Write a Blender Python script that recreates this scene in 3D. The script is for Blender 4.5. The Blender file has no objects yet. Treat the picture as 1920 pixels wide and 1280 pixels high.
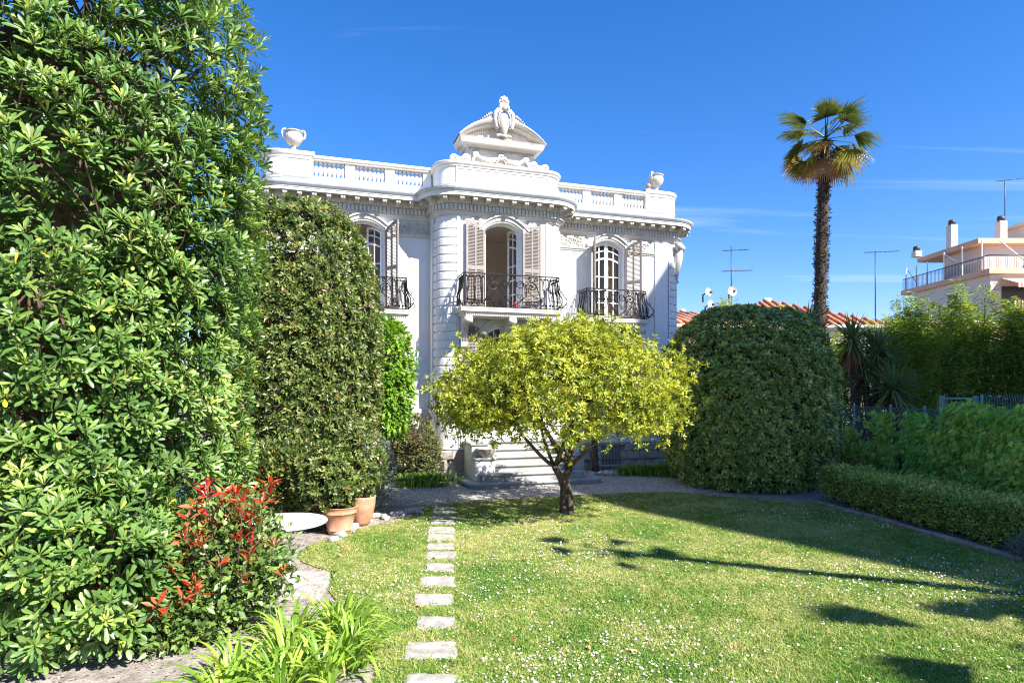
import bpy, math, random
import numpy as np
from mathutils import Vector, Matrix, Euler

random.seed(7)
RNG = np.random.default_rng(11)
SC = bpy.context.scene
COL = SC.collection
PI = math.pi
R = math.radians

# ------------------------------------------------------------------ camera
cam_data = bpy.data.cameras.new("camera")
cam = bpy.data.objects.new("camera", cam_data)
COL.objects.link(cam)
cam.location = (0.0, 0.0, 2.2)
cam.rotation_euler = (PI / 2, 0, 0)
cam_data.sensor_width = 36.0
cam_data.lens = 22.125
cam_data.shift_y = 95.0 / 1920.0
cam_data.clip_start = 0.05
cam_data.clip_end = 3000.0
SC.camera = cam

# ------------------------------------------------------------------ sky, sun, exposure
SUN_EL = R(43.0)
SUN_AZ = math.atan2(0.766, -0.645)          # clockwise from +Y, direction towards the sun
world = bpy.data.worlds.new("World")
SC.world = world
world.use_nodes = True
wn = world.node_tree
bg = wn.nodes["Background"]
sky = wn.nodes.new("ShaderNodeTexSky")
sky.sky_type = 'NISHITA'
sky.sun_disc = False
sky.sun_elevation = SUN_EL
sky.sun_rotation = SUN_AZ
sky.altitude = 0.0
sky.air_density = 1.0
sky.dust_density = 0.25
sky.ozone_density = 5.5
hsv = wn.nodes.new("ShaderNodeHueSaturation")
hsv.inputs["Saturation"].default_value = 1.27
hsv.inputs["Value"].default_value = 1.0
wn.links.new(sky.outputs[0], hsv.inputs["Color"])
tint = wn.nodes.new("ShaderNodeMix"); tint.data_type = 'RGBA'; tint.blend_type = 'MULTIPLY'
tint.inputs["Factor"].default_value = 1.0
tint.inputs["B"].default_value = (0.95, 0.80, 0.92, 1)
wn.links.new(hsv.outputs[0], tint.inputs["A"])
# thin cirrus, laid out on a flat cloud layer high above the place
tc = wn.nodes.new("ShaderNodeTexCoord")
sep = wn.nodes.new("ShaderNodeSeparateXYZ")
wn.links.new(tc.outputs["Generated"], sep.inputs[0])
def wmath(op, a, b=None):
    n = wn.nodes.new("ShaderNodeMath"); n.operation = op
    for i, v in enumerate((a, b)):
        if v is None: continue
        if isinstance(v, (int, float)): n.inputs[i].default_value = v
        else: wn.links.new(v, n.inputs[i])
    return n.outputs[0]
zc = wmath('MAXIMUM', sep.outputs[2], 0.03)
cxp = wmath('DIVIDE', sep.outputs[0], zc)
cyp = wmath('DIVIDE', sep.outputs[1], zc)
comb = wn.nodes.new("ShaderNodeCombineXYZ")
wn.links.new(cxp, comb.inputs[0]); wn.links.new(cyp, comb.inputs[1])
mapn = wn.nodes.new("ShaderNodeMapping")
mapn.inputs["Rotation"].default_value = (0, 0, R(-62))
mapn.inputs["Location"].default_value = (3.2, 1.4, 0)
mapn.inputs["Scale"].default_value = (0.16, 1.0, 1)
wn.links.new(comb.outputs[0], mapn.inputs[0])
cn = wn.nodes.new("ShaderNodeTexNoise")
cn.inputs["Scale"].default_value = 1.0; cn.inputs["Detail"].default_value = 9.0
cn.inputs["Roughness"].default_value = 0.58; cn.inputs["Distortion"].default_value = 0.5
wn.links.new(mapn.outputs[0], cn.inputs["Vector"])
cr = wn.nodes.new("ShaderNodeValToRGB")
cr.color_ramp.elements[0].position = 0.58; cr.color_ramp.elements[0].color = (0, 0, 0, 1)
cr.color_ramp.elements[1].position = 0.78; cr.color_ramp.elements[1].color = (0.36, 0.36, 0.36, 1)
wn.links.new(cn.outputs["Fac"], cr.inputs[0])
cmix = wn.nodes.new("ShaderNodeMix"); cmix.data_type = 'RGBA'
wn.links.new(cr.outputs[0], cmix.inputs["Factor"])
wn.links.new(tint.outputs["Result"], cmix.inputs["A"])
cmix.inputs["B"].default_value = (6.0, 6.4, 7.0, 1)
wn.links.new(cmix.outputs["Result"], bg.inputs["Color"])
bg.inputs["Strength"].default_value = 0.092

sun_data = bpy.data.lights.new("sun", 'SUN')
sun_data.energy = 4.7
sun_data.angle = R(0.55)
sun_data.color = (1.0, 0.95, 0.87)
sun = bpy.data.objects.new("sun", sun_data)
COL.objects.link(sun)
sdir = Vector((math.sin(SUN_AZ) * math.cos(SUN_EL), math.cos(SUN_AZ) * math.cos(SUN_EL), math.sin(SUN_EL)))
sun.rotation_euler = sdir.to_track_quat('Z', 'Y').to_euler()
sun.location = (12, -10, 24)

SC.render.engine = 'CYCLES'
SC.view_settings.view_transform = 'Standard'
SC.view_settings.look = 'None'
SC.view_settings.gamma = 1.0
SC.view_settings.exposure = 1.54
SC.view_settings.use_curve_mapping = False
SC.cycles.use_denoising = True
SC.cycles.denoiser = 'OPENIMAGEDENOISE'
SC.cycles.denoising_input_passes = 'RGB_ALBEDO_NORMAL'
SC.cycles.denoising_prefilter = 'NONE'
SC.cycles.filter_width = 1.2
SC.cycles.max_bounces = 8
SC.cycles.diffuse_bounces = 4
SC.cycles.transmission_bounces = 6
SC.cycles.transparent_max_bounces = 8

# ------------------------------------------------------------------ helpers
def tag(o, label=None, cat=None, group=None, kind=None):
    if label: o["label"] = label
    if cat: o["category"] = cat
    if group: o["group"] = group
    if kind: o["kind"] = kind
    return o

def empty(name, loc=(0, 0, 0), rz=0.0, parent=None, label=None, cat=None, group=None):
    o = bpy.data.objects.new(name, None)
    COL.objects.link(o)
    o.location = loc
    o.rotation_euler = (0, 0, rz)
    o.parent = parent
    o.empty_display_size = 0.2
    return tag(o, label, cat, group)

def link_mesh(name, me, parent=None, loc=(0, 0, 0), rot=(0, 0, 0), scale=(1, 1, 1)):
    o = bpy.data.objects.new(name, me)
    COL.objects.link(o)
    o.parent = parent
    o.location = loc
    o.rotation_euler = rot
    o.scale = scale
    return o

class MB:
    """collects shapes into one mesh"""
    def __init__(self):
        self.v = []; self.f = []; self.s = []
    def add(self, verts, faces, smooth=False):
        k = len(self.v)
        self.v += [tuple(p) for p in verts]
        self.f += [tuple(i + k for i in f) for f in faces]
        self.s += [smooth] * len(faces)
        return self
    def box(self, x0, x1, y0, y1, z0, z1):
        return self.add([(x0, y0, z0), (x1, y0, z0), (x1, y1, z0), (x0, y1, z0), (x0, y0, z1), (x1, y0, z1), (x1, y1, z1), (x0, y1, z1)],
                        [(0, 3, 2, 1), (4, 5, 6, 7), (0, 1, 5, 4), (1, 2, 6, 5), (2, 3, 7, 6), (3, 0, 4, 7)])
    def bbox(self, x0, x1, y0, y1, z0, z1, c=0.01):
        """box with chamfered edges on the top and the sides"""
        v = []
        for (z, i) in ((z0, c), (z0 + c, 0), (z1 - c, 0), (z1, c)):
            a0, a1, b0, b1 = x0 + i, x1 - i, y0 + i, y1 - i
            e = c * 0.7
            v += [(a0 + e, b0, z), (a1 - e, b0, z), (a1, b0 + e, z), (a1, b1 - e, z), (a1 - e, b1, z), (a0 + e, b1, z), (a0, b1 - e, z), (a0, b0 + e, z)]
        f = []
        for r in range(3):
            for i in range(8):
                j = (i + 1) % 8
                f.append((r * 8 + i, r * 8 + j, r * 8 + 8 + j, r * 8 + 8 + i))
        f.append(tuple(range(7, -1, -1))); f.append(tuple(range(24, 32)))
        return self.add(v, f)
    def prism(self, poly, d0, d1, axis='y'):
        """closed polygon (u,w) extruded along an axis between d0 and d1"""
        n = len(poly)
        def p(u, w, d):
            return (u, d, w) if axis == 'y' else ((d, u, w) if axis == 'x' else (u, w, d))
        v = [p(u, w, d0) for u, w in poly] + [p(u, w, d1) for u, w in poly]
        f = [(i, (i + 1) % n, (i + 1) % n + n, i + n) for i in range(n)]
        f.append(tuple(range(n - 1, -1, -1))); f.append(tuple(range(n, 2 * n)))
        return self.add(v, f)
    def tube(self, pts, r, sides=6, smooth=True, cap=True):
        pts = [Vector(p) for p in pts]
        n = len(pts)
        rad = r if isinstance(r, (list, tuple)) else [r] * n
        v = []; f = []
        t0 = (pts[1] - pts[0]).normalized()
        up = Vector((0, 0, 1)) if abs(t0.z) < 0.9 else Vector((1, 0, 0))
        nrm = (up - t0 * up.dot(t0)).normalized()
        for i in range(n):
            t = (pts[min(i + 1, n - 1)] - pts[max(i - 1, 0)])
            if t.length < 1e-9: t = t0
            t = t.normalized()
            nrm = nrm - t * nrm.dot(t)
            if nrm.length < 1e-6:
                nrm = t.orthogonal()
            nrm.normalize()
            bn = t.cross(nrm)
            for k in range(sides):
                a = 2 * PI * k / sides
                q = pts[i] + (nrm * math.cos(a) + bn * math.sin(a)) * rad[i]
                v.append(tuple(q))
        for i in range(n - 1):
            for k in range(sides):
                l = (k + 1) % sides
                f.append((i * sides + k, i * sides + l, (i + 1) * sides + l, (i + 1) * sides + k))
        if cap:
            f.append(tuple(range(sides - 1, -1, -1)))
            f.append(tuple((n - 1) * sides + k for k in range(sides)))
        return self.add(v, f, smooth)
    def lathe(self, prof, n=16, c=(0, 0), flute=0.0, nf=0, twist=0.0, a0=0.0, a1=2 * PI, smooth=True):
        full = abs(a1 - a0 - 2 * PI) < 1e-6
        m = n if full else n + 1
        v = []; f = []
        for j, (r, z) in enumerate(prof):
            for i in range(m):
                a = a0 + (a1 - a0) * i / n
                rr = r
                if nf:
                    rr = r * (1 + flute * math.sin(nf * a + twist * z))
                v.append((c[0] + rr * math.cos(a), c[1] + rr * math.sin(a), z))
        for j in range(len(prof) - 1):
            for i in range(n):
                k = (i + 1) % m
                f.append((j * m + i, j * m + k, (j + 1) * m + k, (j + 1) * m + i))
        if full:
            f.append(tuple(range(m - 1, -1, -1)))
            f.append(tuple((len(prof) - 1) * m + i for i in range(m)))
        return self.add(v, f, smooth)
    def ball(self, c, rx, ry, rz, n=8, m=6):
        prof = []
        v = []; f = []
        for j in range(1, m):
            t = PI * j / m
            for i in range(n):
                a = 2 * PI * i / n
                v.append((c[0] + rx * math.sin(t) * math.cos(a), c[1] + ry * math.sin(t) * math.sin(a), c[2] - rz * math.cos(t)))
        b = len(v); v.append((c[0], c[1], c[2] - rz)); v.append((c[0], c[1], c[2] + rz))
        for j in range(m - 2):
            for i in range(n):
                k = (i + 1) % n
                f.append((j * n + i, j * n + k, (j + 1) * n + k, (j + 1) * n + i))
        for i in range(n):
            k = (i + 1) % n
            f.append((b, k, i)); f.append((b + 1, (m - 2) * n + i, (m - 2) * n + k))
        return self.add(v, f, True)
    def grid(self, rows, closed=False, smooth=True):
        n = len(rows[0]); v = [p for r in rows for p in r]; f = []
        for j in range(len(rows) - 1):
            for i in range(n if closed else n - 1):
                k = (i + 1) % n
                f.append((j * n + i, j * n + k, (j + 1) * n + k, (j + 1) * n + i))
        return self.add(v, f, smooth)
    def mesh(self, name, mat=None):
        me = bpy.data.meshes.new(name)
        me.from_pydata(self.v, [], self.f)
        me.polygons.foreach_set("use_smooth", self.s)
        if mat: me.materials.append(mat)
        me.update()
        return me
    def build(self, name, mat, parent=None, loc=(0, 0, 0), rot=(0, 0, 0), scale=(1, 1, 1)):
        return link_mesh(name, self.mesh(name, mat), parent, loc, rot, scale)

# ------------------------------------------------------------------ materials
def new_mat(name):
    m = bpy.data.materials.new(name); m.use_nodes = True
    nt = m.node_tree
    return m, nt, nt.nodes["Principled BSDF"]

def noise_node(nt, scale, detail=4, rough=0.55, vec=None, dist=0.0):
    n = nt.nodes.new("ShaderNodeTexNoise")
    n.inputs["Scale"].default_value = scale
    n.inputs["Detail"].default_value = detail
    n.inputs["Roughness"].default_value = rough
    n.inputs["Distortion"].default_value = dist
    if vec is not None: nt.links.new(vec, n.inputs["Vector"])
    return n

def ramp_node(nt, stops, fac):
    r = nt.nodes.new("ShaderNodeValToRGB")
    el = r.color_ramp.elements
    while len(el) < len(stops): el.new(0.5)
    for e, (p, c) in zip(el, stops):
        e.position = p; e.color = (c[0], c[1], c[2], 1)
    nt.links.new(fac, r.inputs[0])
    return r

def pos_vec(nt):
    g = nt.nodes.new("ShaderNodeNewGeometry")
    return g.outputs["Position"]

def bump(nt, bsdf, height, strength=0.3, dist=0.01):
    b = nt.nodes.new("ShaderNodeBump")
    b.inputs["Strength"].default_value = strength
    b.inputs["Distance"].default_value = dist
    nt.links.new(height, b.inputs["Height"])
    nt.links.new(b.outputs[0], bsdf.inputs["Normal"])

def rough_mat(name, c1, c2, scale=3.0, rough=0.8, bscale=40.0, bstr=0.3, bdist=0.006, metal=0.0, spec=0.3, lo=0.35, hi=0.7, stain=None):
    m, nt, b = new_mat(name)
    p = pos_vec(nt)
    n = noise_node(nt, scale, 6, 0.6, p)
    r = ramp_node(nt, [(lo, c1), (hi, c2)], n.outputs["Fac"])
    out = r.outputs[0]
    if stain:
        mp = nt.nodes.new("ShaderNodeMapping"); mp.inputs["Scale"].default_value = (5, 5, 0.55)
        nt.links.new(p, mp.inputs[0])
        s = noise_node(nt, 1.6, 5, 0.65, mp.outputs[0])
        sr = ramp_node(nt, [(0.55, (0, 0, 0)), (0.82, (stain[3],) * 3)], s.outputs["Fac"])
        mx = nt.nodes.new("ShaderNodeMix"); mx.data_type = 'RGBA'
        nt.links.new(sr.outputs[0], mx.inputs["Factor"]); nt.links.new(out, mx.inputs["A"])
        mx.inputs["B"].default_value = (stain[0], stain[1], stain[2], 1)
        out = mx.outputs["Result"]
    nt.links.new(out, b.inputs["Base Color"])
    b.inputs["Roughness"].default_value = rough
    b.inputs["Metallic"].default_value = metal
    b.inputs["Specular IOR Level"].default_value = spec
    n2 = noise_node(nt, bscale, 5, 0.65, p)
    bump(nt, b, n2.outputs["Fac"], bstr, bdist)
    return m

def leaf_mat(name, stops, trans=0.32, rough=0.42, spec=0.45, tint=(1.25, 1.15, 0.55), attr=True):
    m, nt, b = new_mat(name)
    if attr:
        a = nt.nodes.new("ShaderNodeAttribute"); a.attribute_name = "rnd"
        fac = a.outputs["Fac"]
    else:
        a = nt.nodes.new("ShaderNodeObjectInfo"); fac = a.outputs["Random"]
    r = ramp_node(nt, stops, fac)
    n = noise_node(nt, 9.0, 2, 0.5, pos_vec(nt))
    hs = nt.nodes.new("ShaderNodeHueSaturation")
    vr = nt.nodes.new("ShaderNodeMapRange")
    vr.inputs["From Min"].default_value = 0.3; vr.inputs["From Max"].default_value = 0.7
    vr.inputs["To Min"].default_value = 0.8; vr.inputs["To Max"].default_value = 1.2
    nt.links.new(n.outputs["Fac"], vr.inputs["Value"])
    nt.links.new(vr.outputs[0], hs.inputs["Value"])
    nt.links.new(r.outputs[0], hs.inputs["Color"])
    nt.links.new(hs.outputs[0], b.inputs["Base Color"])
    b.inputs["Roughness"].default_value = rough
    b.inputs["Specular IOR Level"].default_value = spec
    t = nt.nodes.new("ShaderNodeBsdfTranslucent")
    mul = nt.nodes.new("ShaderNodeMix"); mul.data_type = 'RGBA'; mul.blend_type = 'MULTIPLY'
    mul.inputs["Factor"].default_value = 1.0
    nt.links.new(hs.outputs[0], mul.inputs["A"])
    mul.inputs["B"].default_value = (tint[0], tint[1], tint[2], 1)
    nt.links.new(mul.outputs["Result"], t.inputs["Color"])
    mx = nt.nodes.new("ShaderNodeMixShader")
    mx.inputs[0].default_value = trans
    nt.links.new(b.outputs[0], mx.inputs[1]); nt.links.new(t.outputs[0], mx.inputs[2])
    nt.links.new(mx.outputs[0], nt.nodes["Material Output"].inputs["Surface"])
    return m

def plain_mat(name, c, rough=0.5, metal=0.0, spec=0.5):
    m, nt, b = new_mat(name)
    n = noise_node(nt, 14.0, 4, 0.6, pos_vec(nt))
    r = ramp_node(nt, [(0.3, tuple(x * 0.86 for x in c)), (0.7, tuple(min(1, x * 1.1) for x in c))], n.outputs["Fac"])
    nt.links.new(r.outputs[0], b.inputs["Base Color"])
    b.inputs["Roughness"].default_value = rough
    b.inputs["Metallic"].default_value = metal
    b.inputs["Specular IOR Level"].default_value = spec
    return m

M = {}
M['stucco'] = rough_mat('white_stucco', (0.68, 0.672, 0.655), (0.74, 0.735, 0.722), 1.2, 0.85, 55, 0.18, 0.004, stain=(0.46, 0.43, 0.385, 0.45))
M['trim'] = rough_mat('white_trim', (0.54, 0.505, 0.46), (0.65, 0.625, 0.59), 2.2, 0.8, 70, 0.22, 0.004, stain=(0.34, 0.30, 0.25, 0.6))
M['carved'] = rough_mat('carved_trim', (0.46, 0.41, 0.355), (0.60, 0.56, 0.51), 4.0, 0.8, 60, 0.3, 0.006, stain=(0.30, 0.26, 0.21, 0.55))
M['zinc'] = rough_mat('zinc_gutter', (0.42, 0.44, 0.46), (0.52, 0.54, 0.56), 3.0, 0.6, 40, 0.1, 0.003)
M['stone'] = rough_mat('rubble_stone', (0.30, 0.26, 0.22), (0.52, 0.48, 0.42), 5.0, 0.9, 24, 0.7, 0.02)
M['mortar'] = rough_mat('mortar', (0.22, 0.20, 0.18), (0.32, 0.30, 0.27), 6.0, 0.95, 50, 0.5, 0.01)
M['marble'] = rough_mat('white_marble_step', (0.26, 0.26, 0.26), (0.40, 0.40, 0.39), 2.5, 0.6, 30, 0.2, 0.004, stain=(0.42, 0.40, 0.36, 0.4))
M['cheek'] = rough_mat('cream_render', (0.66, 0.62, 0.52), (0.76, 0.73, 0.65), 2.0, 0.85, 40, 0.2, 0.004)
M['shutter'] = rough_mat('greige_shutter_paint', (0.235, 0.203, 0.185), (0.30, 0.262, 0.24), 6.0, 0.55, 60, 0.15, 0.003)
M['iron'] = rough_mat('wrought_iron', (0.008, 0.008, 0.009), (0.022, 0.021, 0.02), 20, 0.6, 60, 0.3, 0.002, spec=0.25)
M['window_paint'] = plain_mat('white_window_paint', (0.80, 0.81, 0.82), 0.4)
M['room'] = rough_mat('room_plaster', (0.70, 0.62, 0.56), (0.76, 0.69, 0.63), 2.0, 0.9, 30, 0.1, 0.003)
M['curtain'] = rough_mat('ochre_curtain', (0.45, 0.27, 0.10), (0.6, 0.38, 0.16), 8, 0.9, 20, 0.2, 0.01)
M['terracotta'] = rough_mat('terracotta', (0.42, 0.19, 0.11), (0.60, 0.34, 0.22), 7, 0.85, 60, 0.3, 0.004, stain=(0.66, 0.5, 0.4, 0.5))
M['white_metal'] = plain_mat('white_painted_metal', (0.82, 0.82, 0.80), 0.35)
M['bark'] = rough_mat('grey_brown_bark', (0.05, 0.038, 0.028), (0.15, 0.115, 0.085), 14, 0.9, 40, 0.9, 0.02)
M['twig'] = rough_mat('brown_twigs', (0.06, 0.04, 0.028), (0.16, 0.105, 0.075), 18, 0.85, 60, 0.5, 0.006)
M['palm_trunk'] = rough_mat('palm_fibre', (0.022, 0.016, 0.012), (0.12, 0.09, 0.062), 16, 0.95, 30, 1.0, 0.03)
M['slab'] = rough_mat('pale_flagstone', (0.25, 0.23, 0.205), (0.44, 0.415, 0.38), 9, 0.85, 30, 0.6, 0.010, stain=(0.2, 0.175, 0.13, 0.6))
M['rock'] = rough_mat('limestone_rock', (0.26, 0.24, 0.22), (0.55, 0.52, 0.48), 6, 0.9, 18, 0.8, 0.03)
M['kerb'] = rough_mat('grey_kerb', (0.16, 0.145, 0.13), (0.30, 0.275, 0.25), 5, 0.9, 25, 0.6, 0.01)
M['fence'] = plain_mat('teal_fence_paint', (0.12, 0.27, 0.25), 0.45)
M['facade_pink'] = rough_mat('pale_pink_render', (0.60, 0.525, 0.455), (0.66, 0.585, 0.515), 0.5, 0.9, 20, 0.1, 0.004)
M['slab_edge'] = rough_mat('salmon_slab_edge', (0.58, 0.36, 0.24), (0.64, 0.43, 0.31), 1.0, 0.85, 20, 0.1, 0.004)
M['cream'] = rough_mat('cream_house_render', (0.60, 0.55, 0.47), (0.68, 0.63, 0.56), 0.6, 0.9, 20, 0.15, 0.004)
M['dark_metal'] = plain_mat('dark_grey_metal', (0.06, 0.06, 0.065), 0.5, 0.3)
M['light_metal'] = plain_mat('pale_grey_metal', (0.55, 0.56, 0.57), 0.45, 0.2)
M['red'] = plain_mat('red_glaze', (0.45, 0.03, 0.02), 0.35)
M['grey_pipe'] = plain_mat('dark_green_pipe', (0.06, 0.09, 0.08), 0.5)

def tile_mat():
    m, nt, b = new_mat('orange_roof_tile')
    n = noise_node(nt, 3.0, 5, 0.7, pos_vec(nt))
    r = ramp_node(nt, [(0.3, (0.32, 0.12, 0.06)), (0.52, (0.50, 0.21, 0.11)), (0.75, (0.58, 0.33, 0.21))], n.outputs["Fac"])
    nt.links.new(r.outputs[0], b.inputs["Base Color"]); b.inputs["Roughness"].default_value = 0.9
    return m
M['tile'] = tile_mat()

def glass_mat():
    m, nt, b = new_mat('window_glass')
    b.inputs["Base Color"].default_value = (0.03, 0.035, 0.04, 1)
    n = noise_node(nt, 3.0, 2, 0.5, pos_vec(nt))
    r = ramp_node(nt, [(0.3, (0.02,) * 3), (0.7, (0.05,) * 3)], n.outputs["Fac"])
    nt.links.new(r.outputs[0], b.inputs["Roughness"])
    b.inputs["Transmission Weight"].default_value = 0.0
    b.inputs["Alpha"].default_value = 0.45
    b.inputs["Specular IOR Level"].default_value = 0.9
    return m
M['glass'] = glass_mat()

def stripe_mat():
    m, nt, b = new_mat('striped_awning_cloth')
    w = nt.nodes.new("ShaderNodeTexWave"); w.wave_type = 'BANDS'; w.bands_direction = 'X'
    w.inputs["Scale"].default_value = 1.3; w.inputs["Distortion"].default_value = 0.0
    nt.links.new(pos_vec(nt), w.inputs["Vector"])
    r = ramp_node(nt, [(0.45, (0.62, 0.58, 0.54)), (0.55, (0.46, 0.16, 0.09))], w.outputs["Fac"])
    nt.links.new(r.outputs[0], b.inputs["Base Color"]); b.inputs["Roughness"].default_value = 0.9
    return m
M['stripe'] = stripe_mat()

# ---- ground materials
def lawn_mat(name, blade=False):
    m, nt, b = new_mat(name)
    p = pos_vec(nt)
    mp = nt.nodes.new("ShaderNodeMapping"); mp.inputs["Scale"].default_value = (1, 1, 0)
    nt.links.new(p, mp.inputs[0])
    n1 = noise_node(nt, 0.75, 4, 0.62, mp.outputs[0], 0.4)
    n2 = noise_node(nt, 5.0, 5, 0.7, mp.outputs[0])
    mixn = nt.nodes.new("ShaderNodeMath"); mixn.operation = 'MULTIPLY_ADD'
    nt.links.new(n2.outputs["Fac"], mixn.inputs[0]); mixn.inputs[1].default_value = 0.45
    sub = nt.nodes.new("ShaderNodeMath"); sub.operation = 'MULTIPLY'
    nt.links.new(n1.outputs["Fac"], sub.inputs[0]); sub.inputs[1].default_value = 0.62
    nt.links.new(sub.outputs[0], mixn.inputs[2])
    fac = mixn.outputs[0]
    if blade:
        a = nt.nodes.new("ShaderNodeAttribute"); a.attribute_name = "rnd"
        ad = nt.nodes.new("ShaderNodeMath"); ad.operation = 'MULTIPLY_ADD'
        nt.links.new(a.outputs["Fac"], ad.inputs[0]); ad.inputs[1].default_value = 0.34
        s2 = nt.nodes.new("ShaderNodeMath"); s2.operation = 'SUBTRACT'
        nt.links.new(fac, s2.inputs[0]); s2.inputs[1].default_value = 0.17
        nt.links.new(s2.outputs[0], ad.inputs[2])
        fac = ad.outputs[0]
        stops = [(0.36, (0.085, 0.215, 0.032)), (0.50, (0.205, 0.345, 0.052)), (0.60, (0.36, 0.42, 0.095)), (0.72, (0.55, 0.49, 0.23))]
    else:
        stops = [(0.34, (0.075, 0.135, 0.028)), (0.48, (0.18, 0.22, 0.055)), (0.58, (0.33, 0.31, 0.11)), (0.70, (0.47, 0.39, 0.21))]
    r = ramp_node(nt, stops, fac)
    nt.links.new(r.outputs[0], b.inputs["Base Color"])
    b.inputs["Roughness"].default_value = 0.65 if blade else 0.95
    b.inputs["Specular IOR Level"].default_value = 0.25
    if blade:
        t = nt.nodes.new("ShaderNodeBsdfTranslucent"); nt.links.new(r.outputs[0], t.inputs["Color"])
        mx = nt.nodes.new("ShaderNodeMixShader"); mx.inputs[0].default_value = 0.35
        nt.links.new(b.outputs[0], mx.inputs[1]); nt.links.new(t.outputs[0], mx.inputs[2])
        nt.links.new(mx.outputs[0], nt.nodes["Material Output"].inputs["Surface"])
    else:
        n3 = noise_node(nt, 60, 5, 0.75, p)
        bump(nt, b, n3.outputs["Fac"], 0.8, 0.03)
    return m
M['lawn'] = lawn_mat('lawn_turf')
M['grass'] = lawn_mat('grass_blade', True)
M['soil'] = rough_mat('dry_garden_soil', (0.19, 0.165, 0.14), (0.42, 0.375, 0.325), 6, 0.95, 22, 1.0, 0.03)
M['earth'] = rough_mat('town_ground', (0.12, 0.11, 0.08), (0.22, 0.2, 0.16), 0.2, 0.95, 6, 0.4, 0.03)

def gravel_mat():
    m, nt, b = new_mat('grey_gravel')
    p = pos_vec(nt)
    v = nt.nodes.new("ShaderNodeTexVoronoi"); v.inputs["Scale"].default_value = 42
    nt.links.new(p, v.inputs["Vector"])
    sx = nt.nodes.new("ShaderNodeSeparateColor"); nt.links.new(v.outputs["Color"], sx.inputs[0])
    r = ramp_node(nt, [(0.0, (0.20, 0.185, 0.17)), (0.5, (0.37, 0.345, 0.31)), (1.0, (0.56, 0.525, 0.47))], sx.outputs[0])
    nt.links.new(r.outputs[0], b.inputs["Base Color"]); b.inputs["Roughness"].default_value = 0.9
    inv = nt.nodes.new("ShaderNodeMath"); inv.operation = 'SUBTRACT'; inv.inputs[0].default_value = 1.0
    nt.links.new(v.outputs["Distance"], inv.inputs[1])
    bump(nt, b, inv.outputs[0], 1.0, 0.015)
    return m
M['gravel'] = gravel_mat()

# ---- foliage materials
G = leaf_mat
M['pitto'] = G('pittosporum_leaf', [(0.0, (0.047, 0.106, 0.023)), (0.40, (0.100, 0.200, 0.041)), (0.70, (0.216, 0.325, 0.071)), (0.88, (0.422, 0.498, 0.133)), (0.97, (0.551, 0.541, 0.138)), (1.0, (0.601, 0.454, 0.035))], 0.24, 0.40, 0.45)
M['pitto_obj'] = G('pittosporum_single_leaf', [(0.0, (0.066, 0.149, 0.027)), (0.6, (0.139, 0.247, 0.047)), (1.0, (0.314, 0.414, 0.088))], 0.24, 0.40, 0.45, attr=False)
M['privet'] = G('privet_leaf', [(0.0, (0.034, 0.066, 0.018)), (0.45, (0.105, 0.155, 0.036)), (0.72, (0.205, 0.260, 0.060)), (0.88, (0.30, 0.31, 0.075)), (1.0, (0.25, 0.15, 0.075))], 0.25, 0.38, 0.5)
M['citrus'] = G('citrus_leaf', [(0.0, (0.081, 0.138, 0.018)), (0.3, (0.240, 0.301, 0.030)), (0.65, (0.477, 0.504, 0.054)), (0.9, (0.660, 0.644, 0.079)), (1.0, (0.660, 0.541, 0.079))], 0.36, 0.42, 0.4, (1.15, 1.08, 0.65))
M['round'] = G('laurel_leaf', [(0.0, (0.082, 0.139, 0.034)), (0.5, (0.205, 0.295, 0.067)), (0.85, (0.390, 0.469, 0.099)), (1.0, (0.541, 0.540, 0.167))], 0.15, 0.32, 0.6)
M['ivy'] = G('bright_creeper_leaf', [(0.0, (0.072, 0.180, 0.018)), (0.5, (0.174, 0.348, 0.026)), (1.0, (0.336, 0.504, 0.060))], 0.38, 0.45, 0.35)
M['vine'] = G('creeper_wall_leaf', [(0.0, (0.128, 0.283, 0.037)), (0.5, (0.312, 0.565, 0.075)), (1.0, (0.620, 0.620, 0.173))], 0.3, 0.5, 0.3)
M['box'] = G('box_hedge_leaf', [(0.0, (0.098, 0.179, 0.042)), (0.5, (0.295, 0.412, 0.085)), (0.85, (0.620, 0.620, 0.137)), (1.0, (0.620, 0.536, 0.212))], 0.25, 0.5, 0.35)
M['olive_bush'] = G('olive_green_leaf', [(0.0, (0.042, 0.066, 0.022)), (0.5, (0.132, 0.156, 0.054)), (0.9, (0.252, 0.240, 0.090)), (1.0, (0.240, 0.108, 0.084))], 0.25, 0.5, 0.35)
M['silver'] = G('silver_leaf', [(0.0, (0.10, 0.13, 0.10)), (1.0, (0.26, 0.30, 0.25))], 0.15, 0.6, 0.3)
M['agave'] = rough_mat('agave_leaf', (0.045, 0.075, 0.072), (0.10, 0.14, 0.135), 5, 0.5, 20, 0.1, 0.003, spec=0.4)
M['photinia'] = G('photinia_green_leaf', [(0.0, (0.056, 0.114, 0.024)), (0.6, (0.154, 0.251, 0.056)), (1.0, (0.276, 0.356, 0.089))], 0.25, 0.35, 0.5)
M['photinia_red'] = G('photinia_red_leaf', [(0.0, (0.345, 0.025, 0.021)), (0.45, (0.575, 0.057, 0.032)), (0.75, (0.600, 0.138, 0.052)), (1.0, (0.310, 0.184, 0.057))], 0.3, 0.35, 0.5, (1.3, 0.9, 0.6), attr=False)
M['lily'] = G('daylily_leaf', [(0.0, (0.128, 0.258, 0.032)), (0.5, (0.267, 0.432, 0.055)), (1.0, (0.453, 0.568, 0.096))], 0.4, 0.4, 0.4, attr=False)
M['lily_far'] = G('strap_leaf', [(0.0, (0.081, 0.195, 0.033)), (0.5, (0.195, 0.374, 0.057)), (1.0, (0.390, 0.536, 0.098))], 0.35, 0.45, 0.4)
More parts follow.
